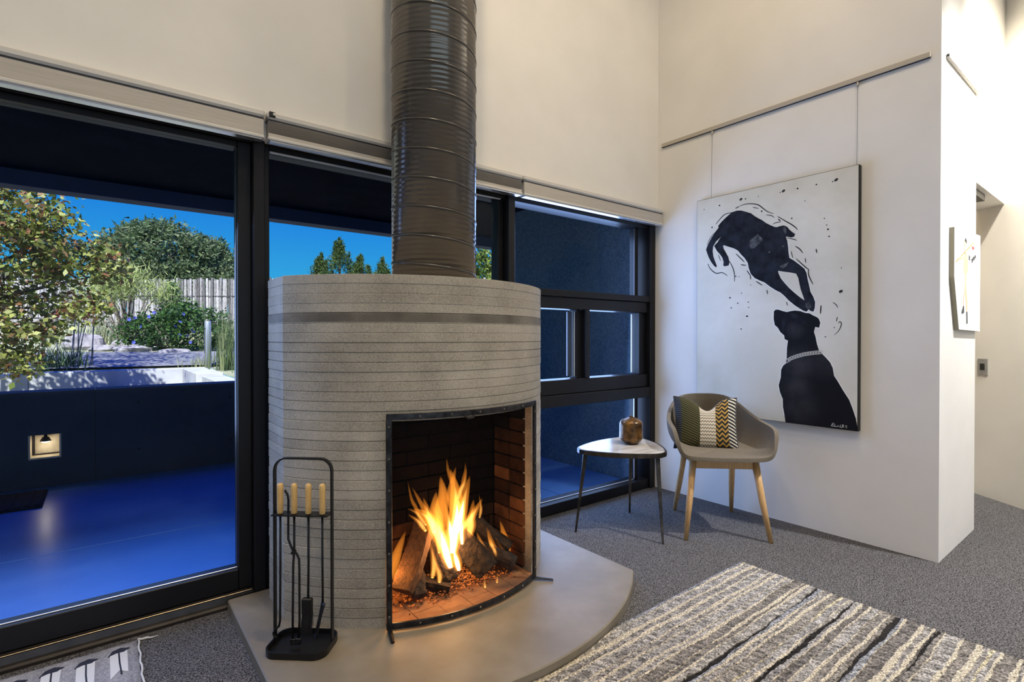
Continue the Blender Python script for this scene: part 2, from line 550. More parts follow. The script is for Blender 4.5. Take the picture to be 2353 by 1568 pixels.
# ------------------------------------------------------------------ mesh helpers
class MB:
    def __init__(self):
        self.v, self.f, self.uv = [], [], None

    def add(self, verts, faces):
        k = len(self.v)
        self.v += [tuple(map(float, p)) for p in verts]
        self.f += [tuple(i + k for i in q) for q in faces]
        return self

    def box(self, lo, hi, T=None):
        x0, y0, z0 = lo
        x1, y1, z1 = hi
        vs = [(x0, y0, z0), (x1, y0, z0), (x1, y1, z0), (x0, y1, z0), (x0, y0, z1), (x1, y0, z1), (x1, y1, z1), (x0, y1, z1)]
        if T:
            vs = [T(p) for p in vs]
        return self.add(vs, [(0, 3, 2, 1), (4, 5, 6, 7), (0, 1, 5, 4), (1, 2, 6, 5), (2, 3, 7, 6), (3, 0, 4, 7)])

    def bbox(self, lo, hi, r=0.004, T=None):
        """box with chamfered edges"""
        x0, y0, z0 = lo
        x1, y1, z1 = hi
        r = min(r, (x1 - x0) * .45, (y1 - y0) * .45, (z1 - z0) * .45)
        vs = []
        for z, d in ((z0, r), (z0 + r, 0), (z1 - r, 0), (z1, r)):
            for (sx, sy) in ((0, 0), (1, 0), (1, 1), (0, 1)):
                X = (x0, x1)[sx]
                Y = (y0, y1)[sy]
                ax = 1 if sx == 0 else -1
                ay = 1 if sy == 0 else -1
                a = (X + ax * (d + r), Y + ay * d, z)
                c = (X + ax * d, Y + ay * (d + r), z)
                vs += [c, a] if (sx, sy) in ((0, 0), (1, 1)) else [a, c]
        fs = [tuple(range(7, -1, -1)), tuple(range(24, 32))]
        for k in range(3):
            for i in range(8):
                j = (i + 1) % 8
                fs.append((k * 8 + i, k * 8 + j, k * 8 + 8 + j, k * 8 + 8 + i))
        if T:
            vs = [T(p) for p in vs]
        return self.add(vs, fs)

    def tube(self, path, rad, seg=8, cap=True, flat=None):
        """path: points; rad: number or list; flat=(rx,ry) multiplies the section"""
        P = [Vector(p) for p in path]
        N = len(P)
        R = rad if isinstance(rad, (list, tuple)) else [rad] * N
        vs, fs = [], []
        prev = None
        for i, p in enumerate(P):
            t = (P[min(i + 1, N - 1)] - P[max(i - 1, 0)])
            t = t.normalized() if t.length > 1e-9 else Vector((0, 0, 1))
            if prev is None:
                a = Vector((0, 0, 1)) if abs(t.z) < 0.9 else Vector((1, 0, 0))
                u = t.cross(a).normalized()
            else:
                u = (prev - t * prev.dot(t)).normalized()
            prev = u
            w = t.cross(u)
            fx, fy = flat or (1, 1)
            for k in range(seg):
                an = 2 * pi * k / seg
                vs.append(p + u * (math.cos(an) * R[i] * fx) + w * (math.sin(an) * R[i] * fy))
        for i in range(N - 1):
            for k in range(seg):
                j = (k + 1) % seg
                fs.append((i * seg + k, i * seg + j, (i + 1) * seg + j, (i + 1) * seg + k))
        if cap:
            fs.append(tuple(range(seg - 1, -1, -1)))
            fs.append(tuple(range((N - 1) * seg, N * seg)))
        return self.add(vs, fs)

    def lathe(self, prof, c, seg=32):
        vs, fs = [], []
        for r, z in prof:
            for k in range(seg):
                a = 2 * pi * k / seg
                vs.append((c[0] + r * math.cos(a), c[1] + r * math.sin(a), c[2] + z))
        for i in range(len(prof) - 1):
            for k in range(seg):
                j = (k + 1) % seg
                fs.append((i * seg + k, i * seg + j, (i + 1) * seg + j, (i + 1) * seg + k))
        fs.append(tuple(range(seg - 1, -1, -1)))
        fs.append(tuple(range((len(prof) - 1) * seg, len(prof) * seg)))
        return self.add(vs, fs)

    def prism(self, poly, T0, T1):
        """poly: 2-D outline (concave ok); T0/T1 map a 2-D point to 3-D at the two ends"""
        nq = len(poly)
        tris = tessellate_polygon([[Vector((p[0], p[1], 0)) for p in poly]])
        vs = [T0(p) for p in poly] + [T1(p) for p in poly]
        fs = [tuple(t) for t in tris] + [tuple(i + nq for i in reversed(t)) for t in tris]
        for i in range(nq):
            j = (i + 1) % nq
            fs.append((i, j, j + nq, i + nq))
        return self.add(vs, fs)

    def build(self, name, mat, parent=None, smooth=False, origin=None, bev=0, fix=True, sub=0):
        me = bpy.data.meshes.new(name)
        if parent is not None:
            org = Vector(parent['_org'])
        elif origin is not None:
            org = Vector(origin)
        else:
            a = np.array(self.v)
            org = Vector(((a[:, 0].min() + a[:, 0].max()) / 2, (a[:, 1].min() + a[:, 1].max()) / 2, a[:, 2].min()))
        me.from_pydata([Vector(p) - org for p in self.v], [], self.f)
        if fix:
            bm = bmesh.new()
            bm.from_mesh(me)
            bmesh.ops.recalc_face_normals(bm, faces=bm.faces)
            bm.to_mesh(me)
            bm.free()
        if smooth:
            me.polygons.foreach_set('use_smooth', [True] * len(me.polygons))
        me.materials.append(MATS[mat])
        o = bpy.data.objects.new(name, me)
        COL.objects.link(o)
        o['_org'] = tuple(org)
        if parent is not None:
            o.parent = parent
        else:
            o.location = org
        if bev:
            md = o.modifiers.new('bevel', 'BEVEL')
            md.width = bev
            md.segments = 2
            md.limit_method = 'ANGLE'
        if sub:
            md = o.modifiers.new('sub', 'SUBSURF')
            md.levels = sub
            md.render_levels = sub
        return o


def tag(o, label=None, cat=None, group=None, kind=None):
    if label:
        o['label'] = label
    if cat:
        o['category'] = cat
    if group:
        o['group'] = group
    if kind:
        o['kind'] = kind
    return o


def thing(name, loc, label=None, cat=None, group=None, kind=None):
    o = bpy.data.objects.new(name, None)
    o.empty_display_size = 0.1
    COL.objects.link(o)
    o.location = loc
    o['_org'] = tuple(loc)
    return tag(o, label, cat, group, kind)


def share(o, parent, name, off=(0, 0, 0)):
    """another piece with the same mesh"""
    c = bpy.data.objects.new(name, o.data)
    COL.objects.link(c)
    c.parent = parent
    c.location = off
    return c


def arr_obj(name, verts, faces, cols, mat, parent=None, origin=None, smooth=False):
    """numpy mesh with a per-vertex 'tone' colour"""
    verts = np.asarray(verts, float)
    org = np.array(parent['_org'] if parent is not None else (origin if origin is not None else
                   (verts[:, 0].mean(), verts[:, 1].mean(), verts[:, 2].min())), float)
    me = bpy.data.meshes.new(name)
    nv = len(verts)
    faces = np.asarray(faces, np.int32)
    nf, k = faces.shape
    me.vertices.add(nv)
    me.vertices.foreach_set('co', (verts - org).astype(np.float32).ravel())
    me.loops.add(nf * k)
    me.loops.foreach_set('vertex_index', faces.ravel())
    me.polygons.add(nf)
    me.polygons.foreach_set('loop_start', np.arange(0, nf * k, k, dtype=np.int32))
    me.update(calc_edges=True)
    if cols is not None:
        ca = me.color_attributes.new('tone', 'FLOAT_COLOR', 'POINT')
        c4 = np.ones((nv, 4), np.float32)
        c4[:, :3] = cols
        ca.data.foreach_set('color', c4.ravel())
    me.validate()
    if smooth:
        me.polygons.foreach_set('use_smooth', [True] * nf)
    me.materials.append(MATS[mat])
    o = bpy.data.objects.new(name, me)
    COL.objects.link(o)
    o['_org'] = tuple(org)
    if parent is not None:
        o.parent = parent
    else:
        o.location = org
    return o


def struct(name, mb, mat, label=None, **k):
    o = mb.build(name, mat, **k)
    return tag(o, label, kind='structure')


def sroot(name, loc, label=None):
    return thing(name, loc, label, kind='structure')


# ------------------------------------------------------------------ the room shell
YA, XB, YC = 2.51, 3.43, 0.759          # window wall, picture wall, short white return wall
ZC = 4.6
struct('floor', MB().box((-5.2, -5.2, -0.12), (6.3, 2.70, 0.0)), 'carpet', 'speckled grey loop pile carpet across the room')
struct('ceiling', MB().box((-5.2, -5.2, ZC), (6.3, 2.75, ZC + 0.15)), 'ceiling_paint')
w = MB()
w.box((-5.2, YA, 2.06), (XB, 2.70, ZC))
w.box((-5.2, YA, 0.0), (-1.55, 2.70, 2.06))
struct('wall_front', w, 'plaster', 'tall cream plaster wall above the windows')
struct('wall_right', MB().box((XB, YC, 0), (4.205, 2.70, ZC)), 'plaster', 'cream wall block carrying the dog painting, with white return')
struct('wall_header', MB().box((4.205, YC, 2.128), (5.20, YC + 0.17, ZC)), 'plaster', 'white wall over the hall opening')
DD = Vector((0.613, 0.790, 0))
DN = Vector((0.790, -0.613, 0))
D0 = Vector((5.051, YC, 0))
p = [D0 + DD * 1.5, D0 - DD * 2.4, D0 - DD * 2.4 + DN * 0.15, D0 + DD * 1.5 + DN * 0.15]
wd = MB().prism([(q.x, q.y) for q in p], lambda a: (a[0], a[1], 0), lambda a: (a[0], a[1], ZC))
struct('wall_hall', wd, 'plaster', 'angled white hall wall at the far right')
struct('wall_hall_end', MB().box((4.205, 1.95, 0), (6.3, 2.10, ZC)), 'plaster')
struct('wall_far_right', MB().box((3.52, -5.05, 0), (3.67, -1.12, ZC)), 'plaster')
struct('wall_left', MB().box((-5.2, -5.05, 0), (-5.05, 2.51, ZC)), 'plaster')
w = MB()
w.box((-5.2, -5.2, 0), (3.67, -5.05, 0.30))
w.box((-5.2, -5.2, 2.80), (3.67, -5.05, ZC))
for x0, x1 in ((-5.2, -4.3), (1.9, 3.67)):
    w.box((x0, -5.2, 0.30), (x1, -5.05, 2.80))
struct('wall_rear', w, 'plaster')
wr = sroot('window_3', (-1.2, -5.12, 0.3))
for k in range(5):
    x = -4.3 + k * 1.55
    MB().box((x - 0.03 if k else x, -5.18, 0.30), (x + 0.03 if k < 4 else x, -5.08, 2.80)).build('window_stile', 'bronze_frame', wr)
for z in (0.30, 2.74):
    MB().box((-4.3, -5.17, z), (1.9, -5.09, z + 0.06)).build('window_rail', 'bronze_frame', wr)
for k in range(4):
    x = -4.3 + k * 1.55
    MB().box((x + .03, -5.135, 0.36), (x + 1.52, -5.129, 2.74)).build('pane', 'window_glass', wr)
struct('threshold', MB().box((4.205, YC + 0.17, 0.0), (5.10, YC + 0.30, 0.012)), 'threshold', 'pale strip across the hall opening')
# dark box standing for the shadow gap in the head of the hall opening
struct('shadow_gap_1', MB().box((4.215, YC + 0.03, 2.085), (4.62, YC + 0.14, 2.127)), 'black_plastic', 'dark box standing for the shadow gap under the hall header')

# ------------------------------------------------------------------ windows and sliding door
YF, YG, YB = 2.53, 2.60, 2.68           # frame face, glass, frame back


def member(name, parent, lo, hi, mat='bronze_frame'):
    return MB().bbox(lo, hi, 0.003).build(name, mat, parent)


dr = sroot('door_1', (-0.5, 2.62, 0), 'black framed sliding glass door to the patio')
member('door_jamb', dr, (0.533, YF, 0.0), (0.581, YB, 2.06))
member('door_jamb', dr, (-1.55, YF, 0.0), (-1.50, YB, 2.06))
member('door_head', dr, (-1.50, YF + .03, 2.052), (0.533, YB, 2.12))
member('door_stile', dr, (0.478, 2.575, 0.055), (0.533, 2.655, 2.052))
member('door_stile', dr, (-1.50, 2.575, 0.055), (-1.42, 2.655, 2.052))
member('door_rail', dr, (-1.42, 2.575, 0.055), (0.478, 2.655, 0.146))
member('door_rail', dr, (-1.42, 2.575, 2.025), (0.478, 2.655, 2.052))
MB().box((-1.42, 2.612, 0.146), (0.478, 2.618, 2.025)).build('pane', 'window_glass', dr)
member('glazing_bead', dr, (-1.42, 2.598, 0.1462), (0.478, 2.606, 0.1500), 'glazing_bead')
member('glazing_bead', dr, (0.4745, 2.598, 0.150), (0.478, 2.606, 2.020), 'bronze_edge')
sl = [(2.528, 0.0), (2.528, 0.012), (2.534, 0.020), (2.548, 0.022), (2.556, 0.046), (2.575, 0.052), (2.60, 0.054), (2.60, 0.0)]
MB().prism(sl, lambda a: (-1.50, a[0], a[1]), lambda a: (0.532, a[0], a[1])).build('door_sill', 'sill_metal', dr)
member('sill_edge', dr, (-1.50, 2.5545, 0.0475), (0.528, 2.560, 0.0525), 'sill_trim')

w1 = sroot('window_1', (1.27, 2.62, 0), 'black framed fixed window behind the flue')
member('window_stile', w1, (0.582, 2.56, 0.0), (0.606, YB, 2.06))
member('window_mullion', w1, (1.965, YF, 0.0), (2.017, YB, 2.06))
member('window_stile', w1, (1.926, 2.585, 0.08), (1.965, 2.66, 2.06))
member('window_rail', w1, (0.606, 2.56, 0.0), (1.965, YB, 0.08))
member('window_rail', w1, (0.606, 2.56, 2.03), (1.965, YB, 2.06))
member('glazing_bead', w1, (0.606, 2.556, 2.021), (1.926, 2.568, 2.0295), 'glazing_bead')
MB().box((0.606, YG + .01, 0.08), (1.926, YG + .016, 2.03)).build('pane', 'window_glass', w1)

w2 = sroot('window_2', (2.69, 2.62, 0), 'black framed corner window with sliding middle light')
member('window_jamb', w2, (3.362, YF, 0.0), (3.425, YB, 2.06))
member('window_rail', w2, (2.017, 2.55, 2.03), (3.362, YB, 2.06))
member('window_rail', w2, (2.017, YF + .005, 1.452), (3.362, YB, 1.497))       # transom, upper face
member('window_rail', w2, (2.017, YF + .022, 1.372), (3.362, YB, 1.450))
member('window_rail', w2, (2.017, YF + .022, 0.795), (3.362, YB, 0.892))
member('window_rail', w2, (2.017, YF + .002, 0.715), (3.362, YB, 0.793))
member('window_rail', w2, (2.017, YF + .015, 0.0), (3.362, YB, 0.072))
member('window_stile', w2, (3.285, 2.575, 0.892), (3.362, 2.655, 1.372))
member('window_stile', w2, (3.262, 2.60, 0.074), (3.300, 2.655, 0.715))
member('window_stile', w2, (3.262, 2.60, 1.497), (3.300, 2.655, 2.03))
member('sash_stile', w2, (2.612, 2.59, 0.892), (2.662, 2.66, 1.372))
member('sash_stile', w2, (2.665, 2.545, 0.892), (2.70, 2.605, 1.372), 'bronze_frame')
member('sash_edge', w2, (2.558, 2.622, 0.905), (2.600, 2.640, 1.360), 'bronze_edge')
member('glazing_bead', w2, (2.601, 2.600, 0.905), (2.609, 2.620, 1.360), 'glazing_bead')
member('glazing_bead', w2, (3.224, 2.600, 0.905), (3.236, 2.612, 1.360), 'glazing_bead')
member('glazing_bead', w2, (3.2545, 2.598, 0.080), (3.2615, 2.610, 0.712), 'glazing_bead')
member('glazing_bead', w2, (3.2545, 2.598, 1.499), (3.2615, 2.610, 2.025), 'bronze_edge')
member('glazing_bead', w2, (2.017, 2.598, 0.0725), (3.2545, 2.610, 0.0785), 'glazing_bead')
member('glazing_bead', w2, (2.017, 2.598, 1.4975), (3.2545, 2.610, 1.5030), 'glazing_bead')
for lo, hi in (((2.017, .0785), (3.2615, .715)), ((2.017, 1.503), (3.2615, 2.03)), ((2.017, .892), (2.612, 1.372)), ((2.70, .892), (3.285, 1.372))):
    MB().box((lo[0], YG + .014, lo[1]), (hi[0], YG + .02, hi[1])).build('pane', 'window_glass', w2)

# ------------------------------------------------------------------ outside: patio, porch roof, parapet
pf = sroot('patio_floor', (0, 4.1, -0.12), 'smooth concrete patio slabs with blue shade put into their colour')
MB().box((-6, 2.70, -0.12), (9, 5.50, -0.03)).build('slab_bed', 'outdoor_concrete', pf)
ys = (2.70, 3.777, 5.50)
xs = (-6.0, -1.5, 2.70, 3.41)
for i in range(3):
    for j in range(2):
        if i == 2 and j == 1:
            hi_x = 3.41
        MB().bbox((xs[i] + .004, ys[j] + .004, -0.03), (xs[i + 1] - .004, ys[j + 1] - .004, 0.0), 0.002).build('slab', 'patio_concrete_sky_tint', pf)
MB().bbox((3.418, 4.41, -0.03), (9.0, 5.496, 0.0), 0.002).build('slab', 'patio_concrete_sky_tint', pf)
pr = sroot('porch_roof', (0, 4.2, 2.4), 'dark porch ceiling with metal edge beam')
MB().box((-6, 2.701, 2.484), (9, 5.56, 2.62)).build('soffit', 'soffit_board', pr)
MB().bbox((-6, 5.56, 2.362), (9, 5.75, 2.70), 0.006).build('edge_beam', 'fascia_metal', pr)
struct('rear_sun_block', MB().box((-5.2, -7.6, 2.95), (3.67, -5.2, 3.10)), 'soffit_board')  # unseen overhang added to keep the sun out of the rear windows
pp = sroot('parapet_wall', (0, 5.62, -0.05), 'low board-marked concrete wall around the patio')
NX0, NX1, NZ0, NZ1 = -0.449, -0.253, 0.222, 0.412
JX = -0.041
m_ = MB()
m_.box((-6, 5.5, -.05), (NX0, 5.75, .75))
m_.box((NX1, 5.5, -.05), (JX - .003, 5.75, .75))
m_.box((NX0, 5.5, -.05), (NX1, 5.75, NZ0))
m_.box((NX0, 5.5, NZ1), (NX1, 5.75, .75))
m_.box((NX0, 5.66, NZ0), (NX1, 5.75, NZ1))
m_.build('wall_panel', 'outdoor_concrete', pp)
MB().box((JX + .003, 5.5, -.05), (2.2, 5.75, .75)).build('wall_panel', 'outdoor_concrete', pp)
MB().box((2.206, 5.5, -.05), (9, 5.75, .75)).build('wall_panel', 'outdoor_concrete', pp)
for jx_ in (JX, 2.203):
    MB().box((jx_ - .003, 5.512, -.05), (jx_ + .003, 5.74, .745)).build('joint_filler', 'black_plastic', pp)
n_ = MB()
n_.box((NX0 + .001, 5.502, NZ0), (NX1 - .001, 5.66, NZ0 + .012))
n_.box((NX0, 5.502, NZ0 + .012), (NX0 + .012, 5.66, NZ1))
n_.box((NX1 - .012, 5.502, NZ0 + .012), (NX1, 5.66, NZ1))
n_.box((NX0 + .012, 5.645, NZ0 + .012), (NX1 - .012, 5.659, NZ1))
n_.build('niche_lining', 'niche_plaster', pp)
MB().box((NX0 + .012, 5.63, NZ0 + .012), (NX0 + .03, 5.6445, NZ1)).build('niche_frame', 'sill_metal', pp)
MB().box((NX0 + .03, 5.63, NZ0 + .012), (NX1 - .012, 5.6445, NZ0 + .022)).build('niche_frame', 'sill_metal', pp)
for (hx, hz) in ((0.25, .62), (0.25, .22), (0.95, .62), (0.95, .22), (-.95, .62), (-.95, .22)):
    MB().tube([(hx, 5.4985, hz), (hx, 5.5005, hz)], 0.013, 10).build('tie_hole', 'black_plastic', pp)
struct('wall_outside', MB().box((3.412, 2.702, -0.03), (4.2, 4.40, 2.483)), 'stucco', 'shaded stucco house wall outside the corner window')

# lamp in the wall niche
nl = thing('niche_lamp', (-0.351, 5.57, 0.34), 'small dome lamp glowing inside the square niche of the patio wall', 'lamp')
MB().lathe([(0.008, .070), (0.012, .045), (0.020, .043), (0.032, .022), (0.036, .012), (0.030, .012)], (-0.351, 5.57, .34), 24).build('lamp_hood', 'lamp_body', nl, smooth=True)
MB().lathe([(0.028, .012), (0.024, .004), (0.010, .0)], (-0.351, 5.57, .34), 20).build('lens', 'niche_lens', nl, smooth=True)
light('niche_lamp_glow', 'POINT', (-0.351, 5.565, 0.325), 0.35, (1.0, 0.80, 0.52), size=0.01)
dm = tag(MB().bbox((-1.2, 4.84, 0.0), (-0.325, 5.34, 0.018), 0.006).build('doormat', 'doormat_fibre'), 'black ribbed doormat on the patio below the niche lamp', 'doormat')
for k in range(17):
    x = -1.17 + k * 0.05
    MB().bbox((x, 4.86, 0.018), (x + .03, 5.32, 0.024), 0.002).build('rib', 'doormat_fibre', dm)

# ------------------------------------------------------------------ garden ground, basin, path


def gz(x, y):
    return 0.55 + max(0.0, y - 11.9) * 0.072


g = MB()
gx = np.linspace(-14, 34, 25)
gy = np.concatenate([[12.0], np.linspace(13, 46, 34)])
for y in gy:
    for x in gx:
        g.v.append((x, y, gz(x, y) + 0.03 * math.sin(x * 1.7 + y) * min(1, (y - 12) / 3)))
for j in range(len(gy) - 1):
    for i in range(len(gx) - 1):
        a = j * len(gx) + i
        g.f.append((a, a + 1, a + 1 + len(gx), a + len(gx)))
k0 = len(g.v)
g.v += [(1.62, 5.75, .55), (34, 5.75, .55), (34, 12.0, .55), (1.62, 12.0, .55)]
g.f.append((k0, k0 + 1, k0 + 2, k0 + 3))
k0 = len(g.v)
g.v += [(-14, 5.75, -.05), (1.62, 5.75, -.05), (1.62, 12, -.05), (-14, 12, -.05)]
g.f.append((k0, k0 + 1, k0 + 2, k0 + 3))
struct('garden_ground', g, 'earth', 'dry planted garden ground rising to the fence', fix=False)
pth = MB()
for t_ in np.linspace(0, 1, 16):
    x = -4 + 14 * t_
    y0 = 12.25 - 0.02 * (x - 1)
    y1 = 15.2 - 0.10 * (x - 1)
    for q in range(5):
        y = y0 + (y1 - y0) * q / 4
        pth.v.append((x, y, gz(x, y) + 0.045))
for i in range(15):
    for q in range(4):
        a = i * 5 + q
        pth.f.append((a, a + 5, a + 6, a + 1))
struct('garden_path', pth, 'gravel', 'grey gravel path crossing the garden')
bs = sroot('basin_wall', (0, 9, -0.05), 'pale concrete sunken garden basin')
MB().bbox((-6, 11.72, -.05), (-0.95, 12.0, 0.565), 0.01).build('wall_panel', 'basin_concrete', bs)
MB().bbox((-0.945, 11.72, -.05), (1.62, 12.0, 0.585), 0.01).build('wall_panel', 'basin_concrete', bs)
MB().bbox((1.22, 9.9, -.05), (1.62, 11.72, 0.585), 0.01).build('wall_panel', 'basin_concrete', bs)
MB().bbox((1.30, 5.75, -.05), (1.62, 9.9, 0.545), 0.01).build('wall_panel', 'basin_concrete', bs)
MB().bbox((-0.30, 10.15, -.05), (1.22, 11.72, 0.30), 0.01).build('ledge', 'basin_concrete', bs)

# traced outlines of the painted dogs (metres from the lower left of the canvas) and of the panel figure
P_BODY = [(0.268,1.393),(0.303,1.397),(0.333,1.392),(0.367,1.377),(0.402,1.36),(0.424,1.339),(0.446,1.322),(0.474,1.303),(0.501,1.279),(0.528,1.261),(0.555,1.245),(0.57,1.241),(0.586,1.244),(0.612,1.245),(0.632,1.234),(0.647,1.213),(0.662,1.197),(0.682,1.179),(0.675,1.164),(0.657,1.162),(0.637,1.17),(0.625,1.172),(0.635,1.142),(0.64,1.104),(0.643,1.067),(0.648,1.036),(0.678,1.014),(0.708,0.987),(0.737,0.959),(0.749,0.932),(0.756,0.891),(0.764,0.855),(0.773,0.813),(0.788,0.785),(0.799,0.751),(0.797,0.716),(0.79,0.694),(0.776,0.697),(0.762,0.708),(0.75,0.695),(0.733,0.701),(0.709,0.717),(0.679,0.739),(0.644,0.77),(0.618,0.8),(0.593,0.823),(0.561,0.841),(0.524,0.868),(0.492,0.895),(0.459,0.911),(0.426,0.93),(0.4,0.96),(0.386,1.0),(0.38,1.034),(0.357,1.07),(0.334,1.095),(0.31,1.126),(0.281,1.145),(0.25,1.158),(0.214,1.174),(0.189,1.183),(0.165,1.209),(0.186,1.235),(0.189,1.269),(0.171,1.294),(0.167,1.317),(0.189,1.339),(0.219,1.362),(0.25,1.382)]
P_TAIL = [(0.17,1.304),(0.139,1.272),(0.113,1.237),(0.088,1.197),(0.074,1.163),(0.081,1.142),(0.094,1.107),(0.114,1.07),(0.136,1.041),(0.152,1.028),(0.157,1.039),(0.143,1.072),(0.13,1.109),(0.125,1.145),(0.129,1.179),(0.152,1.211),(0.184,1.234),(0.195,1.263),(0.189,1.293)]
P_HIND = [(0.136,1.181),(0.158,1.143),(0.183,1.114),(0.199,1.089),(0.208,1.059),(0.205,1.036),(0.217,1.029),(0.245,1.032),(0.251,1.054),(0.242,1.09),(0.226,1.12),(0.208,1.151),(0.203,1.172),(0.226,1.183),(0.25,1.197),(0.208,1.226),(0.17,1.209)]
P_GAP = [(0.579,0.962),(0.613,0.953),(0.653,0.944),(0.688,0.933),(0.701,0.906),(0.708,0.869),(0.716,0.833),(0.73,0.791),(0.738,0.765),(0.713,0.784),(0.679,0.815),(0.649,0.845),(0.623,0.876),(0.597,0.91),(0.582,0.943)]
P_EAR = [(0.385,1.155),(0.397,1.182),(0.425,1.202),(0.447,1.215),(0.474,1.186),(0.48,1.169),(0.458,1.151),(0.425,1.128),(0.4,1.126)]
P_EAR2 = [(0.607,1.235),(0.624,1.235),(0.632,1.205),(0.625,1.19),(0.612,1.208)]
P_MUZ = [(0.587,0.99),(0.613,1.0),(0.643,1.01),(0.633,0.988),(0.607,0.972)]
P_PAW = [(0.743,0.749),(0.762,0.756),(0.776,0.742),(0.778,0.717),(0.762,0.71),(0.747,0.721)]
P_EYES = [(0.523,1.088),(0.61,1.114)]
P_STROKES = [[(0.292,1.414),(0.321,1.423)],[(0.324,1.425),(0.367,1.429),(0.413,1.421),(0.452,1.405),(0.485,1.374),(0.512,1.35),(0.549,1.331)],[(0.148,1.331),(0.182,1.363),(0.219,1.388),(0.28,1.391)],[(0.575,1.309),(0.617,1.275),(0.662,1.241),(0.687,1.217),(0.695,1.203)],[(0.578,1.293),(0.592,1.273)],[(0.683,1.104),(0.707,1.085),(0.727,1.057)],[(0.688,1.026),(0.737,0.974),(0.761,0.951)],[(0.761,0.956),(0.761,0.921),(0.775,0.884),(0.787,0.86)],[(0.088,1.061),(0.108,1.023),(0.152,0.987),(0.196,0.988),(0.236,0.963)],[(0.251,1.06),(0.275,1.012),(0.287,0.965),(0.287,0.917)],[(0.298,1.105),(0.334,1.067),(0.357,1.042)],[(0.331,1.028),(0.369,1.019)],[(0.374,0.985),(0.397,0.949)],[(0.397,0.955),(0.4,0.922)],[(0.437,0.907),(0.478,0.877)],[(0.508,0.845),(0.512,0.818)],[(0.663,0.93),(0.669,0.878),(0.689,0.819),(0.723,0.781)],[(0.832,0.73),(0.828,0.68)],[(0.803,1.072),(0.807,1.047)],[(0.413,1.399),(0.452,1.382)],[(0.501,1.331),(0.533,1.322),(0.554,1.305)],[(0.544,1.264),(0.565,1.271),(0.591,1.27)],[(0.632,1.163),(0.673,1.149),(0.692,1.138)],[(0.168,1.116),(0.186,1.07)],[(0.081,1.198),(0.107,1.241),(0.136,1.272)],[(0.658,1.076),(0.668,1.033)],[(0.741,1.024),(0.744,0.994)],[(0.896,0.745),(0.914,0.729),(0.922,0.711)],[(0.921,0.658),(0.915,0.63)],[(0.926,0.62),(0.933,0.63),(0.942,0.62),(0.937,0.597),(0.924,0.572),(0.904,0.552)],[(0.851,0.542),(0.862,0.54)],[(0.831,0.728),(0.83,0.68)],[(0.63,0.762),(0.638,0.737)]]
P_DOTS = [(0.058,1.451),(0.176,1.457),(0.363,1.464),(0.45,1.462),(0.59,1.458),(0.472,1.361),(0.661,1.281),(0.738,1.374),(0.848,1.247),(0.12,1.314),(0.296,0.953),(0.32,0.948),(0.337,0.835),(0.255,0.809),(0.311,0.769),(0.385,0.773),(0.387,0.737),(0.377,0.679),(0.264,0.74),(0.4,0.886),(0.892,1.456),(0.695,1.459),(0.803,1.459),(0.94,0.943),(0.861,1.205),(0.868,1.179),(0.874,1.136),(0.256,0.807),(0.383,0.772),(0.375,0.679),(0.335,0.594),(0.904,0.596)]
P_BIGDOTS = [(0.331,1.468),(0.938,0.806),(0.61,1.463),(0.911,1.462)]
P_DOG2 = [(0.553,0.705),(0.564,0.715),(0.583,0.714),(0.609,0.704),(0.633,0.697),(0.657,0.702),(0.682,0.705),(0.713,0.7),(0.743,0.688),(0.768,0.684),(0.787,0.671),(0.807,0.661),(0.819,0.651),(0.828,0.627),(0.822,0.596),(0.8,0.601),(0.793,0.571),(0.802,0.54),(0.81,0.498),(0.822,0.459),(0.839,0.439),(0.86,0.417),(0.883,0.389),(0.897,0.357),(0.904,0.312),(0.925,0.278),(0.952,0.229),(0.984,0.177),(1.001,0.129),(1.017,0.077),(1.027,0.024),(1.029,0.001),(0.908,-0.0),(0.765,0.001),(0.628,0.001),(0.622,0.045),(0.612,0.098),(0.611,0.147),(0.593,0.19),(0.585,0.233),(0.598,0.283),(0.6,0.332),(0.611,0.357),(0.632,0.377),(0.634,0.421),(0.635,0.469),(0.641,0.518),(0.621,0.526),(0.618,0.55),(0.594,0.572),(0.578,0.6),(0.559,0.617),(0.552,0.655)]
P_FACE = [(0.609,0.667),(0.633,0.686),(0.662,0.69),(0.693,0.678),(0.743,0.64),(0.763,0.608),(0.713,0.625),(0.662,0.642),(0.636,0.637),(0.62,0.61),(0.618,0.583),(0.61,0.567),(0.602,0.61)]
P_MUZ2 = [(0.639,0.631),(0.626,0.61),(0.619,0.588),(0.626,0.567),(0.652,0.55),(0.683,0.556),(0.703,0.582),(0.693,0.598),(0.662,0.593),(0.641,0.604)]
P_CHAIN = [(0.632,0.387),(0.663,0.408),(0.699,0.422),(0.734,0.433),(0.773,0.441),(0.807,0.446),(0.836,0.449)]
P_BLOBS = [(0.709,0.375),(0.689,0.224),(0.715,0.109),(0.683,0.582),(0.851,0.391)]
P_SIGN = [[(0.889,0.011),(0.893,0.019),(0.897,0.03),(0.903,0.032),(0.904,0.028),(0.901,0.023),(0.896,0.02),(0.899,0.012),(0.904,0.016),(0.905,0.013)],[(0.911,0.028),(0.908,0.013),(0.912,0.017),(0.913,0.012),(0.917,0.014),(0.92,0.014),(0.922,0.016),(0.926,0.021)],[(0.931,0.022),(0.926,0.012)],[(0.941,0.028),(0.936,0.012),(0.942,0.015),(0.947,0.011),(0.951,0.029),(0.954,0.029),(0.95,0.016)],[(0.958,0.027),(0.954,0.016),(0.958,0.014)],[(0.97,0.029),(0.967,0.019),(0.971,0.013),(0.974,0.016)],[(0.964,0.024),(0.975,0.024)]]
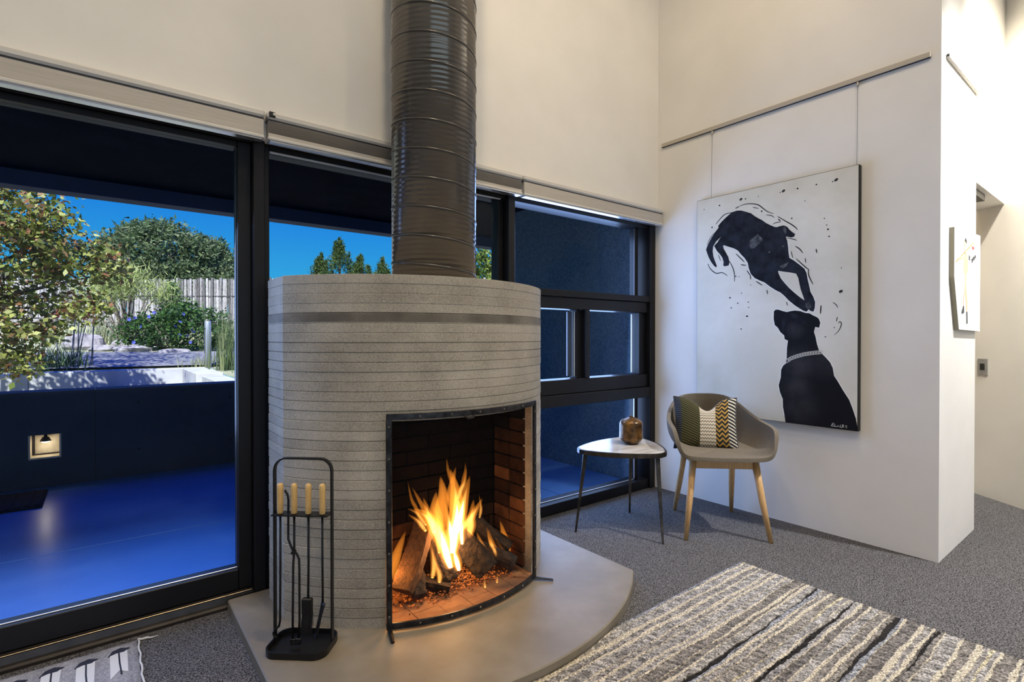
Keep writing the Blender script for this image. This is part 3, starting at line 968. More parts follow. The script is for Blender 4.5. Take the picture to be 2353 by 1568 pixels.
FIG = {'head':[(3.829,1.74),(3.854,1.727),(3.851,1.711),(3.83,1.69),(3.814,1.674),(3.804,1.693),(3.808,1.718)],'body':[(3.807,1.645),(3.864,1.651),(3.89,1.624),(3.891,1.559),(3.85,1.533),(3.798,1.533),(3.792,1.583),(3.799,1.624)],'leg1':[(3.826,1.531),(3.859,1.533),(3.852,1.466),(3.884,1.385),(3.882,1.327),(3.856,1.327),(3.841,1.391),(3.812,1.427),(3.819,1.48)],'leg2':[(3.791,1.422),(3.807,1.422),(3.803,1.357),(3.787,1.355)],'boot1':[(3.859,1.325),(3.886,1.325),(3.891,1.258),(3.864,1.255)],'boot2':[(3.787,1.355),(3.806,1.355),(3.81,1.317),(3.759,1.308),(3.753,1.319)],'stick':[(3.622,1.589),(4.016,1.735),(4.037,1.735),(3.637,1.587)],'arm':[(3.666,1.612),(3.735,1.63),(3.786,1.627),(3.775,1.614),(3.712,1.608)],'heart':[(3.981,1.704),(4.016,1.712),(4.038,1.706),(4.02,1.691),(3.99,1.695)],'mark':[(3.914,1.651),(3.935,1.645),(3.932,1.62),(3.908,1.626)],'w1':[(3.975,1.632),(4.004,1.641),(3.992,1.617),(3.975,1.613)],'w2':[(4.014,1.648),(4.032,1.652),(4.036,1.634),(4.015,1.63)],'w3':[(4.05,1.66),(4.067,1.664),(4.071,1.65),(4.045,1.643)],'neck':[(3.819,1.675),(3.847,1.677),(3.844,1.649),(3.825,1.647)]}

# ------------------------------------------------------------------ fireplace
FX, FY, FR = 1.243, 2.56, 0.757
ZTOP = 1.426
CH = (ZTOP - Z0H) / NC
TH = math.radians(29.5)
SX0, SX1, SYB = 0.572, 1.914, 2.44
fp = thing('fireplace', (FX, 2.1, 0), 'rounded board-formed grey concrete fireplace with open hearth', 'fireplace')

# hearth slab: concentric arc cut by straight sides
HR = 1.222
hp = [(0.425, 2.525)]
a0 = math.asin((0.425 - FX) / HR)
a1 = math.asin((2.035 - FX) / HR)
for k in range(49):
    a = a0 + (a1 - a0) * k / 48
    hp.append((FX + HR * math.sin(a), FY - HR * math.cos(a)))
hp.append((2.035, 2.525))
hc = MB()
ins = 0.006


def inset(p):
    return (FX + (p[0] - FX) * (1 - ins), 2.1 + (p[1] - 2.1) * (1 - ins))


nq = len(hp)
hc.v = [(p[0], p[1], 0.0) for p in hp] + [(p[0], p[1], Z0H - .005) for p in hp] + [(*inset(p), Z0H) for p in hp]
for L in range(2):
    for i in range(nq):
        j = (i + 1) % nq
        hc.f.append((L * nq + i, L * nq + j, L * nq + nq + j, L * nq + nq + i))
hc.f.append(tuple(range(2 * nq, 3 * nq)))
hc.build('hearth_slab', 'hearth_concrete', fp)

# surround: perimeter of (point, outward normal)
aL = math.asin((SX0 - FX) / FR)
aR = math.asin((SX1 - FX) / FR)
angs = sorted(set([aL + (aR - aL) * k / 56 for k in range(57)] + [-TH, TH]))
per = []
for k in range(5):
    per.append(((SX0, SYB - (SYB - (FY - FR * math.cos(aL))) * k / 5), (-1, 0), None))
for a in angs:
    nx, ny = math.sin(a), -math.cos(a)
    if a == angs[0]:
        nx, ny = -0.92, -0.5
    if a == angs[-1]:
        nx, ny = 0.92, -0.5
    per.append(((FX + FR * math.sin(a), FY - FR * math.cos(a)), (nx, ny), a))
for k in range(1, 6):
    yy = (FY - FR * math.cos(aR))
    per.append(((SX1, yy + (SYB - yy) * k / 5), (1, 0), None))
rows = []
NOPEN = 21
rr = random.Random(3)
for i in range(NC):
    z = Z0H + i * CH
    d = rr.uniform(-0.0012, 0.0012)
    deep = 0.0035 if i < NC - 6 else 0.0012
    rows.append((z + 0.0001, -deep if i else d, i))
    rows.append((z + 0.0035, d, i))
    rows.append((z + CH - 0.0015, d, i))
rows.append((ZTOP - .004, 0.0, NC - 1))
rows.append((ZTOP, -0.004, NC))
sb = MB()
npz = len(per)
for (z, d, i) in rows:
    for (pt, nr, a) in per:
        sb.v.append((pt[0] + nr[0] * d, pt[1] + nr[1] * d, z))
zopen = Z0H + NOPEN * CH
for r_ in range(len(rows) - 1):
    below = rows[r_ + 1][0] <= zopen + 0.0005
    for k in range(npz - 1):
        a, b_ = per[k][2], per[k + 1][2]
        if below and a is not None and b_ is not None and a >= -TH - 1e-6 and b_ <= TH + 1e-6:
            continue
        q = r_ * npz + k
        sb.f.append((q, q + 1, q + 1 + npz, q + npz))
last = (len(rows) - 1) * npz
sb.f.append(tuple(range(last, last + npz)))
# back face
sb.f.append((0, npz - 1, last + npz - 1, last))
sb.build('concrete_surround', 'board_concrete', fp)
# reveals of the opening: cheeks and head
jx0, jy0 = FX - FR * math.sin(TH), FY - FR * math.cos(TH)
jx1 = FX + FR * math.sin(TH)
FBX0, FBX1, FBY0, FBY1 = jx0 + .004, jx1 - .004, jy0 + 0.045, 2.20
MB().box((jx0 - .003, jy0 + .003, Z0H), (jx0 + .0015, FBY0 + .02, zopen + .05)).build('opening_cheek', 'board_concrete', fp)
MB().box((jx1 - .0015, jy0 + .003, Z0H), (jx1 + .003, FBY0 + .02, zopen + .05)).build('opening_cheek', 'board_concrete', fp)
hd = MB()
for k in range(13):
    a = -TH + 2 * TH * k / 12
    x, y = FX + (FR - .001) * math.sin(a), FY - (FR - .001) * math.cos(a)
    hd.v += [(x, y, zopen), (x, y, zopen + .06), (x, FBY0 + .03, zopen), (x, FBY0 + .03, zopen + .06)]
for k in range(12):
    q = 4 * k
    hd.f += [(q, q + 4, q + 6, q + 2), (q + 2, q + 6, q + 7, q + 3)]
hd.build('opening_head', 'board_concrete', fp)

# firebox lining of single bricks
fb = MB()
fb.box((FBX0 - .06, FBY0 + .02, Z0H), (FBX0 - .02, FBY1 + .06, 1.25))
fb.box((FBX1 + .02, FBY0 + .02, Z0H), (FBX1 + .06, FBY1 + .06, 1.25))
fb.box((FBX0 - .02, FBY1 + .02, Z0H), (FBX1 + .02, FBY1 + .06, 1.25))
fb.box((FBX0 - .02, FBY0 + .03, 1.20), (FBX1 + .02, FBY1 + .02, 1.25))
fbx = fb.build('firebox', 'mortar', fp)
BH = 0.066
for k in range(17):
    z0 = Z0H + .012 + k * BH
    mat = 'brick' if k < 4 else ('brick_sooty' if k < 11 else 'soot_lining')
    for side in (0, 1):
        n_b = 2
        L_ = (FBY1 - FBY0) / n_b
        for q in range(n_b):
            y0 = FBY0 + q * L_
            dx = rr.uniform(0, .003)
            if side:
                mat = 'brick' if k < rr.choice((4, 5, 7)) else ('brick_sooty' if k < rr.choice((10, 11, 12)) else 'soot_lining')
                MB().bbox((FBX1 - dx, y0 + .003, z0 + .003), (FBX1 + .021, y0 + L_ - .003, z0 + BH - .003), .003).build('brick', mat, fbx)
            else:
                MB().bbox((FBX0 - .021, y0 + .003, z0 + .003), (FBX0 + dx, y0 + L_ - .003, z0 + BH - .003), .003).build('brick', mat, fbx)
    L_ = 0.235
    x = FBX0 - (0.12 if k % 2 else 0.0)
    while x < FBX1 - .01:
        xa, xb = max(x, FBX0), min(x + L_, FBX1)
        if xb - xa > .02:
            MB().bbox((xa + .003, FBY1 - rr.uniform(0, .003), z0 + .003), (xb - .003, FBY1 + .021, z0 + BH - .003), .003).build('brick', 'brick_sooty' if k < 4 else 'soot_lining', fbx)
        x += L_
# hearth floor tiles inside, running out to the opening arc
TW = 0.118
nt_ = int((FBX1 - FBX0) / TW) + 1
for i in range(nt_):
    xa, xb = FBX0 + i * TW, min(FBX0 + (i + 1) * TW, FBX1)
    ya_ = FY - math.sqrt((FR + .022) ** 2 - (xa - FX) ** 2)
    yb_ = FY - math.sqrt((FR + .022) ** 2 - (xb - FX) ** 2)
    ym_ = max(ya_, yb_) + (.09 if i % 2 else .15)
    zt_ = Z0H + .007 + rr.uniform(0, .0012)
    for quad in ([(xa + .0012, ya_), (xb - .0012, yb_), (xb - .0012, ym_ - .0012), (xa + .0012, ym_ - .0012)], [(xa + .0012, ym_ + .0012), (xb - .0012, ym_ + .0012), (xb - .0012, FBY1), (xa + .0012, FBY1)]):
        MB().prism(quad, lambda a: (a[0], a[1], Z0H - .004), lambda a: (a[0], a[1], zt_)).build('floor_brick', 'firebrick_floor', fbx)

# ------------------------------------------------------------------ flue pipe with spiral seam
PX, PY, PR = 1.243, 2.175, 0.197
fl = thing('flue_pipe', (PX, PY, ZTOP), 'glossy grey-brown spiral duct flue rising from the fireplace', 'flue pipe')
MB().lathe([(PR, 0.001), (PR, ZC - ZTOP - .001)], (PX, PY, ZTOP), 96).build('duct', 'duct_paint', fl, smooth=True)
pitch = 0.1273
turns = (ZC - ZTOP - .02) / pitch
NS = int(turns * 48)
sm = MB()
prof = [(-0.0065, 0.0), (-0.004, 0.0030), (0.0, 0.0042), (0.004, 0.0030), (0.0065, 0.0)]
A0 = math.radians(40)
for k in range(NS + 1):
    a = A0 - 2 * pi * k / 48            # climbs to the left across the front
    z = ZTOP + .01 + pitch * k / 48
    for dz, dr_ in prof:
        r_ = PR - .0004 + dr_
        sm.v.append((PX + r_ * math.cos(a), PY + r_ * math.sin(a), z + dz))
for k in range(NS):
    for q in range(4):
        i = k * 5 + q
        sm.f.append((i, i + 1, i + 6, i + 5))
sm.build('lock_seam', 'duct_seam', fl, smooth=True)

# ------------------------------------------------------------------ spark screen standing before the opening
SR = 0.790
S0, S1 = math.radians(-29.2), math.radians(26.4)
ss = thing('fire_screen', (FX, FY - SR, Z0H), 'curved black wrought iron fire screen standing before the opening', 'fire screen')


def sarc(a, z, r=SR):
    return (FX + r * math.sin(a), FY - r * math.cos(a), z)


def bar_arc(z0, z1, r0, r1, nseg=28):
    b_ = MB()
    for k in range(nseg + 1):
        a = S0 + (S1 - S0) * k / nseg
        b_.v += [sarc(a, z0, r0), sarc(a, z1, r0), sarc(a, z1, r1), sarc(a, z0, r1)]
    for k in range(nseg):
        for q in range(4):
            i, j = 4 * k + q, 4 * k + (q + 1) % 4
            b_.f.append((i, j, j + 4, i + 4))
    b_.f += [(0, 1, 2, 3), tuple(4 * nseg + q for q in (3, 2, 1, 0))]
    return b_


SB, ST = Z0H + .010, 0.885
bar_arc(ST - .024, ST, SR - .004, SR + .006).build('top_bar', 'forged_iron', ss, bev=.002)
bar_arc(SB, SB + .024, SR - .004, SR + .006).build('bottom_bar', 'forged_iron', ss, bev=.002)
for a in (S0, S1):
    da = 0.011 / SR * (1 if a == S0 else -1)
    u = MB()
    u.v = [sarc(a, SB, SR - .004), sarc(a + 2 * da, SB, SR - .004), sarc(a + 2 * da, SB, SR + .008), sarc(a, SB, SR + .008),
           sarc(a, ST, SR - .004), sarc(a + 2 * da, ST, SR - .004), sarc(a + 2 * da, ST, SR + .008), sarc(a, ST, SR + .008)]
    u.f = [(0, 3, 2, 1), (4, 5, 6, 7), (0, 1, 5, 4), (1, 2, 6, 5), (2, 3, 7, 6), (3, 0, 4, 7)]
    st = u.build('upright', 'forged_iron', ss, bev=.002)
    am = a + da
    for z in np.linspace(SB + .05, ST - .05, 7):
        c = Vector(sarc(am, z, SR + .0075))
        o2 = Vector(sarc(am, z, SR + .0125))
        MB().tube([c, o2], [.0058, .0034], 8).build('rivet', 'rivet_metal', st)
    f0 = Vector(sarc(a + da, Z0H + .012, SR))
    f1 = Vector(sarc(a + da + (0.02 if a == S0 else .035), Z0H + .006, SR + .085))
    f2 = Vector(sarc(a + da, Z0H + .006, SR - .020))
    MB().tube([f2, f0, f1], [.005, .007, .005], 8, flat=(1.4, .8)).build('foot', 'forged_iron', ss)
for k in range(1, 6):
    a = S0 + (S1 - S0) * k / 6
    for z in (ST - .012, SB + .012):
        MB().tube([sarc(a, z, SR + .0055), sarc(a, z, SR + .010)], [.0055, .003], 8).build('rivet', 'rivet_metal', ss)
MB().tube([sarc(-.12, ST - .02, SR + .006), sarc(-.10, ST - .032, SR + .014), sarc(-.075, ST - .03, SR + .016), sarc(-.06, ST - .018, SR + .008)], .004, 8).build('lift_loop', 'forged_iron', ss)
gz_ = MB()
for k in range(29):
    a = S0 + (S1 - S0) * k / 28
    gz_.v += [sarc(a, SB + .01), sarc(a, ST - .01)]
for k in range(28):
    gz_.f.append((2 * k, 2 * k + 2, 2 * k + 3, 2 * k + 1))
gz_.build('wire_gauze', 'wire_gauze', ss, smooth=True)

# ------------------------------------------------------------------ fire: logs, embers, flames


def log(name, p0, p1, r, mat, label, split=0.0, seed=0, cap='char'):
    R_ = random.Random(seed)
    p0, p1 = Vector(p0), Vector(p1)
    d = (p1 - p0)
    L_ = d.length
    t = d.normalized()
    u = t.cross(Vector((0, 0, 1))).normalized()
    w_ = t.cross(u)
    seg, nr = 14, 12
    ph = [R_.uniform(0, 6.3) for _ in range(4)]
    b_ = MB()
    for i in range(nr + 1):
        s = i / nr
        c = p0 + d * s + u * (.006 * math.sin(s * 4 + ph[0])) + w_ * (.006 * math.sin(s * 3 + ph[1]))
        for k in range(seg):
            a = 2 * pi * k / seg
            rad = r * (1 + .10 * math.sin(3 * a + ph[2]) + .06 * math.sin(5 * a + 6 * s + ph[3]) + R_.uniform(-.05, .05))
            x, y = math.cos(a) * rad, math.sin(a) * rad
            if split and y < -split * r:
                y = -split * r
            if i in (0, nr):
                x *= .93
                y *= .93
            b_.v.append(c + u * x + w_ * y)
    for i in range(nr):
        for k in range(seg):
            j = (k + 1) % seg
            b_.f.append((i * seg + k, i * seg + j, (i + 1) * seg + j, (i + 1) * seg + k))
    lg = b_.build(name, mat, smooth=False)
    tag(lg, label, 'log', 'burning firewood logs')
    e = MB()
    for i, sgn in ((0, -1), (nr, 1)):
        ring = b_.v[i * seg:(i + 1) * seg]
        cc = Vector((0, 0, 0))
        for q in ring:
            cc += Vector(q)
        cc = cc / seg + t * (sgn * .003)
        e.add([cc] + ring, [(0, 1 + k, 1 + (k + 1) % seg) for k in range(seg)])
    e.build('cut_end', cap, lg)
    return lg


log('firewood_log', (0.985, 2.00, .115), (1.165, 2.115, .335), .050, 'split_wood', 'split log leaning up at the left of the fire', .45, 1, 'split_wood')
log('firewood_log', (1.385, 1.935, .112), (1.300, 2.11, .285), .056, 'bark', 'thick bark-covered log pointing out at the middle of the fire', 0, 2)
log('firewood_log', (1.545, 1.945, .095), (1.430, 2.10, .170), .038, 'char', 'low charred log at the right front of the fire', 0, 3)
log('firewood_log', (1.555, 2.00, .150), (1.420, 2.15, .290), .046, 'bark', 'dark log at the back right of the fire', 0, 4)
log('firewood_log', (1.065, 1.975, .080), (1.080, 2.06, .150), .034, 'char', 'short charred chunk at the front left of the fire', .5, 5)
log('firewood_log', (1.205, 1.975, .078), (1.115, 2.04, .108), .036, 'bark', 'small wedge of wood lying low before the flames', .4, 6)
log('firewood_log', (1.215, 2.00, .090), (1.195, 2.13, .270), .042, 'bark', 'log standing behind the middle log in the flames', 0, 7)
# bed of embers
nE = 1500
ev, ef, ec = [], [], []
ico = [(0, 0, 1), (.89, 0, .45), (.28, .85, .45), (-.72, .53, .45), (-.72, -.53, .45), (.28, -.85, .45), (.72, .53, -.45), (-.28, .85, -.45), (-.89, 0, -.45), (-.28, -.85, -.45), (.72, -.53, -.45), (0, 0, -1)]
icf = [(0, 1, 2), (0, 2, 3), (0, 3, 4), (0, 4, 5), (0, 5, 1), (1, 6, 2), (2, 7, 3), (3, 8, 4), (4, 9, 5), (5, 10, 1), (2, 6, 7), (3, 7, 8), (4, 8, 9), (5, 9, 10), (1, 10, 6), (7, 6, 11), (8, 7, 11), (9, 8, 11), (10, 9, 11), (6, 10, 11)]
for k in range(nE):
    x = rr.gauss(1.26, .13)
    y = rr.gauss(2.04, .055)
    if not (FBX0 + .03 < x < FBX1 - .03 and 1.90 < y < FBY1 - .02):
        continue
    s = rr.uniform(.002, .0065)
    z = Z0H + .010 + s * .6 + max(0, .045 - abs(x - 1.26) * .22) * rr.random()
    base = len(ev)
    hot = rr.random()
    for q in ico:
        ev.append((x + q[0] * s * rr.uniform(.7, 1.3), y + q[1] * s * rr.uniform(.7, 1.3), z + q[2] * s * .7))
        ec.append((hot, hot, hot))
    ef += [(a + base, b2 + base, c + base) for a, b2, c in icf]
m, n, l, b = nt('ember')
at = n.new('ShaderNodeAttribute')
at.attribute_name = 'tone'
rp = n.new('ShaderNodeValToRGB')
rp.color_ramp.elements[0].position = 0.25
rp.color_ramp.elements[0].color = (0.0, 0.0, 0.0, 1)
rp.color_ramp.elements[1].position = 1.0
rp.color_ramp.elements[1].color = (1.0, 0.22, 0.03, 1)
l.new(at.outputs['Fac'], rp.inputs[0])
b.inputs['Base Color'].default_value = (0.10, 0.055, 0.035, 1)
b.inputs['Roughness'].default_value = 0.95
l.new(rp.outputs[0], b.inputs['Emission Color'])
b.inputs['Emission Strength'].default_value = 0.8
MATS['ember'] = m
em = arr_obj('ember_bed', ev, ef, ec, 'ember')
tag(em, 'bed of glowing orange embers and ash under the logs', 'embers', kind='stuff')

fire = thing('fire', (1.25, 2.03, 0.06), 'bright yellow and orange flames rising from the logs', 'fire')
FL = [
    [2, 0.056, (1.253, 2.03, 0.200), (1.262, 2.03, 0.280), (1.277, 2.03, 0.364), (1.270, 2.03, 0.475), (1.240, 2.03, 0.585)],
    [2, 0.040, (1.290, 2.05, 0.270), (1.300, 2.04, 0.340), (1.315, 2.03, 0.426), (1.348, 2.03, 0.535)],
    [1, 0.030, (1.310, 2.04, 0.290), (1.335, 2.03, 0.320), (1.373, 2.03, 0.358), (1.420, 2.03, 0.416)],
    [1, 0.050, (1.215, 2.03, 0.225), (1.175, 2.03, 0.310), (1.130, 2.03, 0.381), (1.056, 2.03, 0.440)],
    [0, 0.020, (1.163, 2.03, 0.349), (1.125, 2.03, 0.400), (1.098, 2.03, 0.445), (1.050, 2.03, 0.533)],
    [2, 0.050, (1.223, 2.00, 0.150), (1.205, 2.01, 0.225), (1.196, 2.02, 0.277), (1.181, 2.03, 0.345), (1.154, 2.03, 0.430)],
    [2, 0.028, (1.382, 2.00, 0.170), (1.362, 2.01, 0.215), (1.348, 2.02, 0.250), (1.316, 2.03, 0.330)],
    [1, 0.030, (1.505, 2.00, 0.104), (1.490, 2.01, 0.140), (1.473, 2.02, 0.175), (1.448, 2.03, 0.268)],
    [1, 0.020, (1.120, 1.98, 0.140), (1.128, 1.98, 0.180), (1.134, 2.00, 0.225), (1.130, 2.02, 0.300)],
    [1, 0.020, (1.155, 1.98, 0.110), (1.156, 1.98, 0.140), (1.152, 2.00, 0.177), (1.138, 2.02, 0.258)],
    [0, 0.030, (1.590, 2.06, 0.080), (1.585, 2.06, 0.140), (1.572, 2.06, 0.190), (1.545, 2.06, 0.275)],
    [0, 0.032, (0.960, 2.06, 0.150), (0.975, 2.06, 0.200), (1.000, 2.06, 0.265), (1.035, 2.06, 0.340)],
    [0, 0.028, (0.930, 2.08, 0.080), (0.940, 2.08, 0.150), (0.952, 2.08, 0.210), (0.965, 2.08, 0.275)],
    [1, 0.010, (1.346, 1.905, 0.060), (1.340, 1.90, 0.080), (1.342, 1.90, 0.118)],
    [1, 0.008, (1.412, 1.905, 0.062), (1.410, 1.90, 0.080), (1.408, 1.90, 0.112)],
    [0, 0.034, (1.290, 2.06, 0.330), (1.275, 2.06, 0.410), (1.265, 2.06, 0.476), (1.290, 2.06, 0.580)],
    [0, 0.040, (1.208, 2.07, 0.300), (1.195, 2.07, 0.360), (1.185, 2.07, 0.412), (1.192, 2.07, 0.480)],
    [2, 0.030, (1.432, 1.99, 0.130), (1.415, 2.00, 0.160), (1.402, 2.01, 0.195), (1.378, 2.02, 0.270)],
    [1, 0.022, (1.553, 1.98, 0.095), (1.538, 1.99, 0.125), (1.521, 2.00, 0.155), (1.480, 2.01, 0.220)],
    [2, 0.034, (1.262, 1.99, 0.130), (1.256, 2.00, 0.170), (1.246, 2.01, 0.220), (1.238, 2.02, 0.290)],
    [1, 0.018, (1.115, 2.03, 0.330), (1.095, 2.03, 0.360), (1.075, 2.03, 0.385), (1.030, 2.03, 0.420)],
    [1, 0.030, (1.175, 2.06, 0.300), (1.160, 2.06, 0.350), (1.145, 2.06, 0.395), (1.120, 2.06, 0.470)],
    [1, 0.034, (1.330, 2.02, 0.250), (1.345, 2.02, 0.300), (1.350, 2.02, 0.345), (1.362, 2.02, 0.425)],
    [2, 0.030, (1.235, 2.00, 0.260), (1.225, 2.00, 0.310), (1.222, 2.01, 0.360), (1.205, 2.02, 0.440)],
    [0, 0.012, (1.240, 2.02, 0.520), (1.232, 2.02, 0.555), (1.222, 2.02, 0.590), (1.216, 2.02, 0.640)],
    [0, 0.011, (1.300, 2.03, 0.480), (1.310, 2.03, 0.520), (1.322, 2.03, 0.560), (1.322, 2.03, 0.600)],
    [1, 0.013, (1.110, 2.02, 0.360), (1.085, 2.02, 0.395), (1.062, 2.02, 0.425), (1.022, 2.02, 0.450)],
    [0, 0.012, (1.090, 2.04, 0.400), (1.072, 2.04, 0.440), (1.052, 2.04, 0.480), (1.034, 2.04, 0.560)],
    [1, 0.012, (1.395, 2.02, 0.330), (1.402, 2.02, 0.360), (1.402, 2.02, 0.390), (1.392, 2.02, 0.440)],
    [1, 0.016, (1.165, 2.00, 0.230), (1.160, 2.00, 0.280), (1.150, 2.01, 0.330), (1.140, 2.02, 0.400)],
    [2, 0.026, (1.285, 2.00, 0.240), (1.282, 2.00, 0.290), (1.290, 2.00, 0.340), (1.300, 2.01, 0.420)],
    [1, 0.014, (1.470, 1.99, 0.140), (1.458, 1.99, 0.175), (1.440, 2.00, 0.210), (1.420, 2.00, 0.290)],
    [0, 0.044, (1.240, 2.09, 0.300), (1.230, 2.09, 0.380), (1.240, 2.09, 0.450), (1.225, 2.09, 0.540)],
    [1, 0.018, (1.285, 2.03, 0.440), (1.300, 2.03, 0.480), (1.318, 2.03, 0.510), (1.330, 2.03, 0.575)],
]


def tongue(path, wd_, scale=1.0, tip=1.0, seg=10):
    P = [Vector(q) for q in path]
    out, rad = [], []
    nn = 4
    # smooth resample
    for i in range(len(P) - 1):
        a, b2, c, d2 = P[max(i - 1, 0)], P[i], P[i + 1], P[min(i + 2, len(P) - 1)]
        for k in range(nn):
            t = k / nn
            out.append(0.5 * ((2 * b2) + (c - a) * t + (2 * a - 5 * b2 + 4 * c - d2) * t * t + (3 * b2 - a - 3 * c + d2) * t ** 3))
    out.append(P[-1])
    keep = max(3, int(len(out) * tip))
    out = out[:keep]
    for i in range(len(out)):
        s = i / (len(out) - 1)
        rad.append(max(.0006, wd_ / 2 * scale * (math.sin(pi * min(1, .22 + .78 * s)) ** .9 if s > 0.36 else (.62 + .38 * math.sin(pi / 2 * s / .36)))))
    return MB().tube(out, rad, seg, flat=(1.0, 0.85))


for k_, *pth_ in FL:
    wd_, pts = pth_[0], pth_[1:]
    wd_ *= 1.45
    f_ = tongue(pts, wd_ * 1.15).build('flame', 'flame_outer', fire, smooth=True)
    if k_ >= 1:
        tongue(pts, wd_, .72, .86).build('flame_heart', 'flame_mid', f_, smooth=True)
    if k_ >= 2:
        tongue(pts, wd_, .45, .70).build('flame_heart', 'flame_core', f_, smooth=True)
light('fire_glow', 'POINT', (1.22, 2.02, 0.26), 1.7, (1.0, 0.42, 0.11), size=0.07)
light('fire_glow_low', 'POINT', (0.955, 2.04, 0.20), 1.5, (1.0, 0.45, 0.12), size=0.04)

# ------------------------------------------------------------------ fire tools
TC = Vector((0.575, 1.972, Z0H))
TU = Vector((0.75, -0.66, 0)).normalized()
TV = Vector((0.66, 0.75, 0)).normalized()


def tw(u, v, z):
    return TC + TU * u + TV * v + Vector((0, 0, z))


ts = thing('tool_stand', TC, 'black iron fireplace tool stand with rounded tray base', 'tool stand')


def rrect(a, b_, r, nn=6):
    o = []
    for cx_, cy_, s in ((a - r, b_ - r, 0), (-a + r, b_ - r, 1), (-a + r, -b_ + r, 2), (a - r, -b_ + r, 3)):
        for k in range(nn + 1):
            an = pi / 2 * s + pi / 2 * k / nn
            o.append((cx_ + r * math.cos(an), cy_ + r * math.sin(an)))
    return o


ro, ri = rrect(.113, .082, .045), rrect(.108, .077, .041)
tr = MB()
q = len(ro)
tr.v = [tw(*p, 0.001) for p in ro] + [tw(*p, .024) for p in ro] + [tw(*p, .024) for p in ri] + [tw(*p, .006) for p in ri]
for L_ in range(3):
    for i in range(q):
        j = (i + 1) % q
        tr.f.append((L_ * q + i, L_ * q + j, L_ * q + q + j, L_ * q + q + i))
tr.f += [tuple(range(3 * q, 4 * q)), tuple(range(q - 1, -1, -1))]
tr.build('tray', 'black_iron', ts)
hw, th_ = .1075, .690
arch = [tw(-hw, 0.01, .004), tw(-hw, .01, th_ - .055)]
for k in range(7):
    an = pi - pi / 2 * k / 6
    arch.append(tw(-hw + .045 + .045 * math.cos(an), .01, th_ - .045 + .045 * math.sin(an)))
for k in range(7):
    an = pi / 2 - pi / 2 * k / 6
    arch.append(tw(hw - .045 + .045 * math.cos(an), .01, th_ - .045 + .045 * math.sin(an)))
arch += [tw(hw, .01, th_ - .055), tw(hw, .01, .004)]


def strap(path, wid, thk):
    """flat bar bent in the stand's own u-z plane; wid across (v), thk in plane"""
    b_ = MB()
    P = [Vector(p) for p in path]
    for i, p in enumerate(P):
        t = (P[min(i + 1, len(P) - 1)] - P[max(i - 1, 0)]).normalized()
        nrm = t.cross(TV).normalized()
        for sv, sn_ in ((-1, -1), (1, -1), (1, 1), (-1, 1)):
            b_.v.append(p + TV * (sv * wid / 2) + nrm * (sn_ * thk / 2))
    for i in range(len(P) - 1):
        for k in range(4):
            a, c = 4 * i + k, 4 * i + (k + 1) % 4
            b_.f.append((a, c, c + 4, a + 4))
    e = 4 * (len(P) - 1)
    b_.f += [(3, 2, 1, 0), (e, e + 1, e + 2, e + 3)]
    return b_


strap(arch, .018, .006).build('arch_frame', 'black_iron', ts, bev=.001)
ZR = .488
rk = MB()
rk.box((-hw + .003, -.026, ZR - .002), (hw - .003, .026, ZR + .002), T=lambda p: tw(*p))
rk.build('hanging_rail', 'black_iron', ts)
US = (-.078, -.026, .027, .079)
VT = -.008


def handle(parent, u):
    pr_ = [(.0095, 0), (.0108, .003), (.0105, .04), (.0112, .09), (.0108, .103), (.008, .109), (.003, .111)]
    MB().lathe(pr_, tw(u, VT, ZR + .004), 20).build('handle', 'tool_wood', parent, smooth=True)


t1 = thing('fire_poker', tw(US[0], VT, .03), 'fire poker with hooked end and wooden handle, leftmost tool on the stand', 'poker')
handle(t1, US[0])
pk = [tw(US[0], VT, ZR + .004), tw(US[0], VT, .30), tw(US[0] - .002, VT, .10), tw(US[0] - .006, VT, .078), tw(US[0] - .02, VT, .066), tw(US[0] - .027, VT, .052), tw(US[0] - .024, VT, .040), tw(US[0] - .012, VT, .036)]
MB().tube(pk, .0042, 8).build('rod', 'black_iron', t1, smooth=True)
t2 = thing('fire_tongs', tw(US[1], VT, .03), 'fire tongs with crossed bent arms, second tool from the left', 'tongs')
handle(t2, US[1])
a1_ = [tw(US[1], VT, ZR + .004), tw(US[1], VT, .36), tw(US[1] - .001, VT - .006, .31), tw(US[1] - .003, VT - .006, .15), tw(US[1] - .004, VT - .006, .035)]
MB().tube(a1_, .0042, 8).build('rod', 'black_iron', t2, smooth=True)
a2_ = [tw(US[0] + .010, VT + .014, ZR + .085), tw(US[0] + .020, VT + .014, ZR + .070), tw(US[0] + .024, VT + .014, ZR + .05), tw(US[0] + .024, VT + .012, ZR - .06), tw(US[0] + .026, VT + .008, .395), tw(US[0] + .036, VT + .004, .375),
       tw(US[1] - .006, VT + .003, .355), tw(US[1] + .008, VT + .002, .345), tw(US[1] + .018, VT, .325), tw(US[1] + .019, VT, .29), tw(US[1] + .019, VT, .10), tw(US[1] + .016, VT - .002, .034)]
MB().tube(a2_, .0042, 8).build('rod', 'black_iron', t2, smooth=True)
MB().tube([tw(US[1] - .002, VT - .012, .352), tw(US[1] - .002, VT + .010, .352)], .006, 10).build('pivot', 'forged_iron', t2)
for uu, vv in ((US[1] - .004, VT - .006), (US[1] + .016, VT - .002)):
    MB().bbox((uu - .010, vv - .005, .014), (uu + .010, vv + .003, .038), .002, T=lambda p: tw(*p)).build('gripping_pad', 'forged_iron', t2)
t3 = thing('hearth_brush', tw(US[2], VT, .03), 'dark bristled hearth brush, third tool from the left', 'brush')
handle(t3, US[2])
MB().tube([tw(US[2], VT, ZR + .004), tw(US[2], VT, .30), tw(US[2] - .002, VT, .17)], .0042, 8).build('rod', 'black_iron', t3, smooth=True)
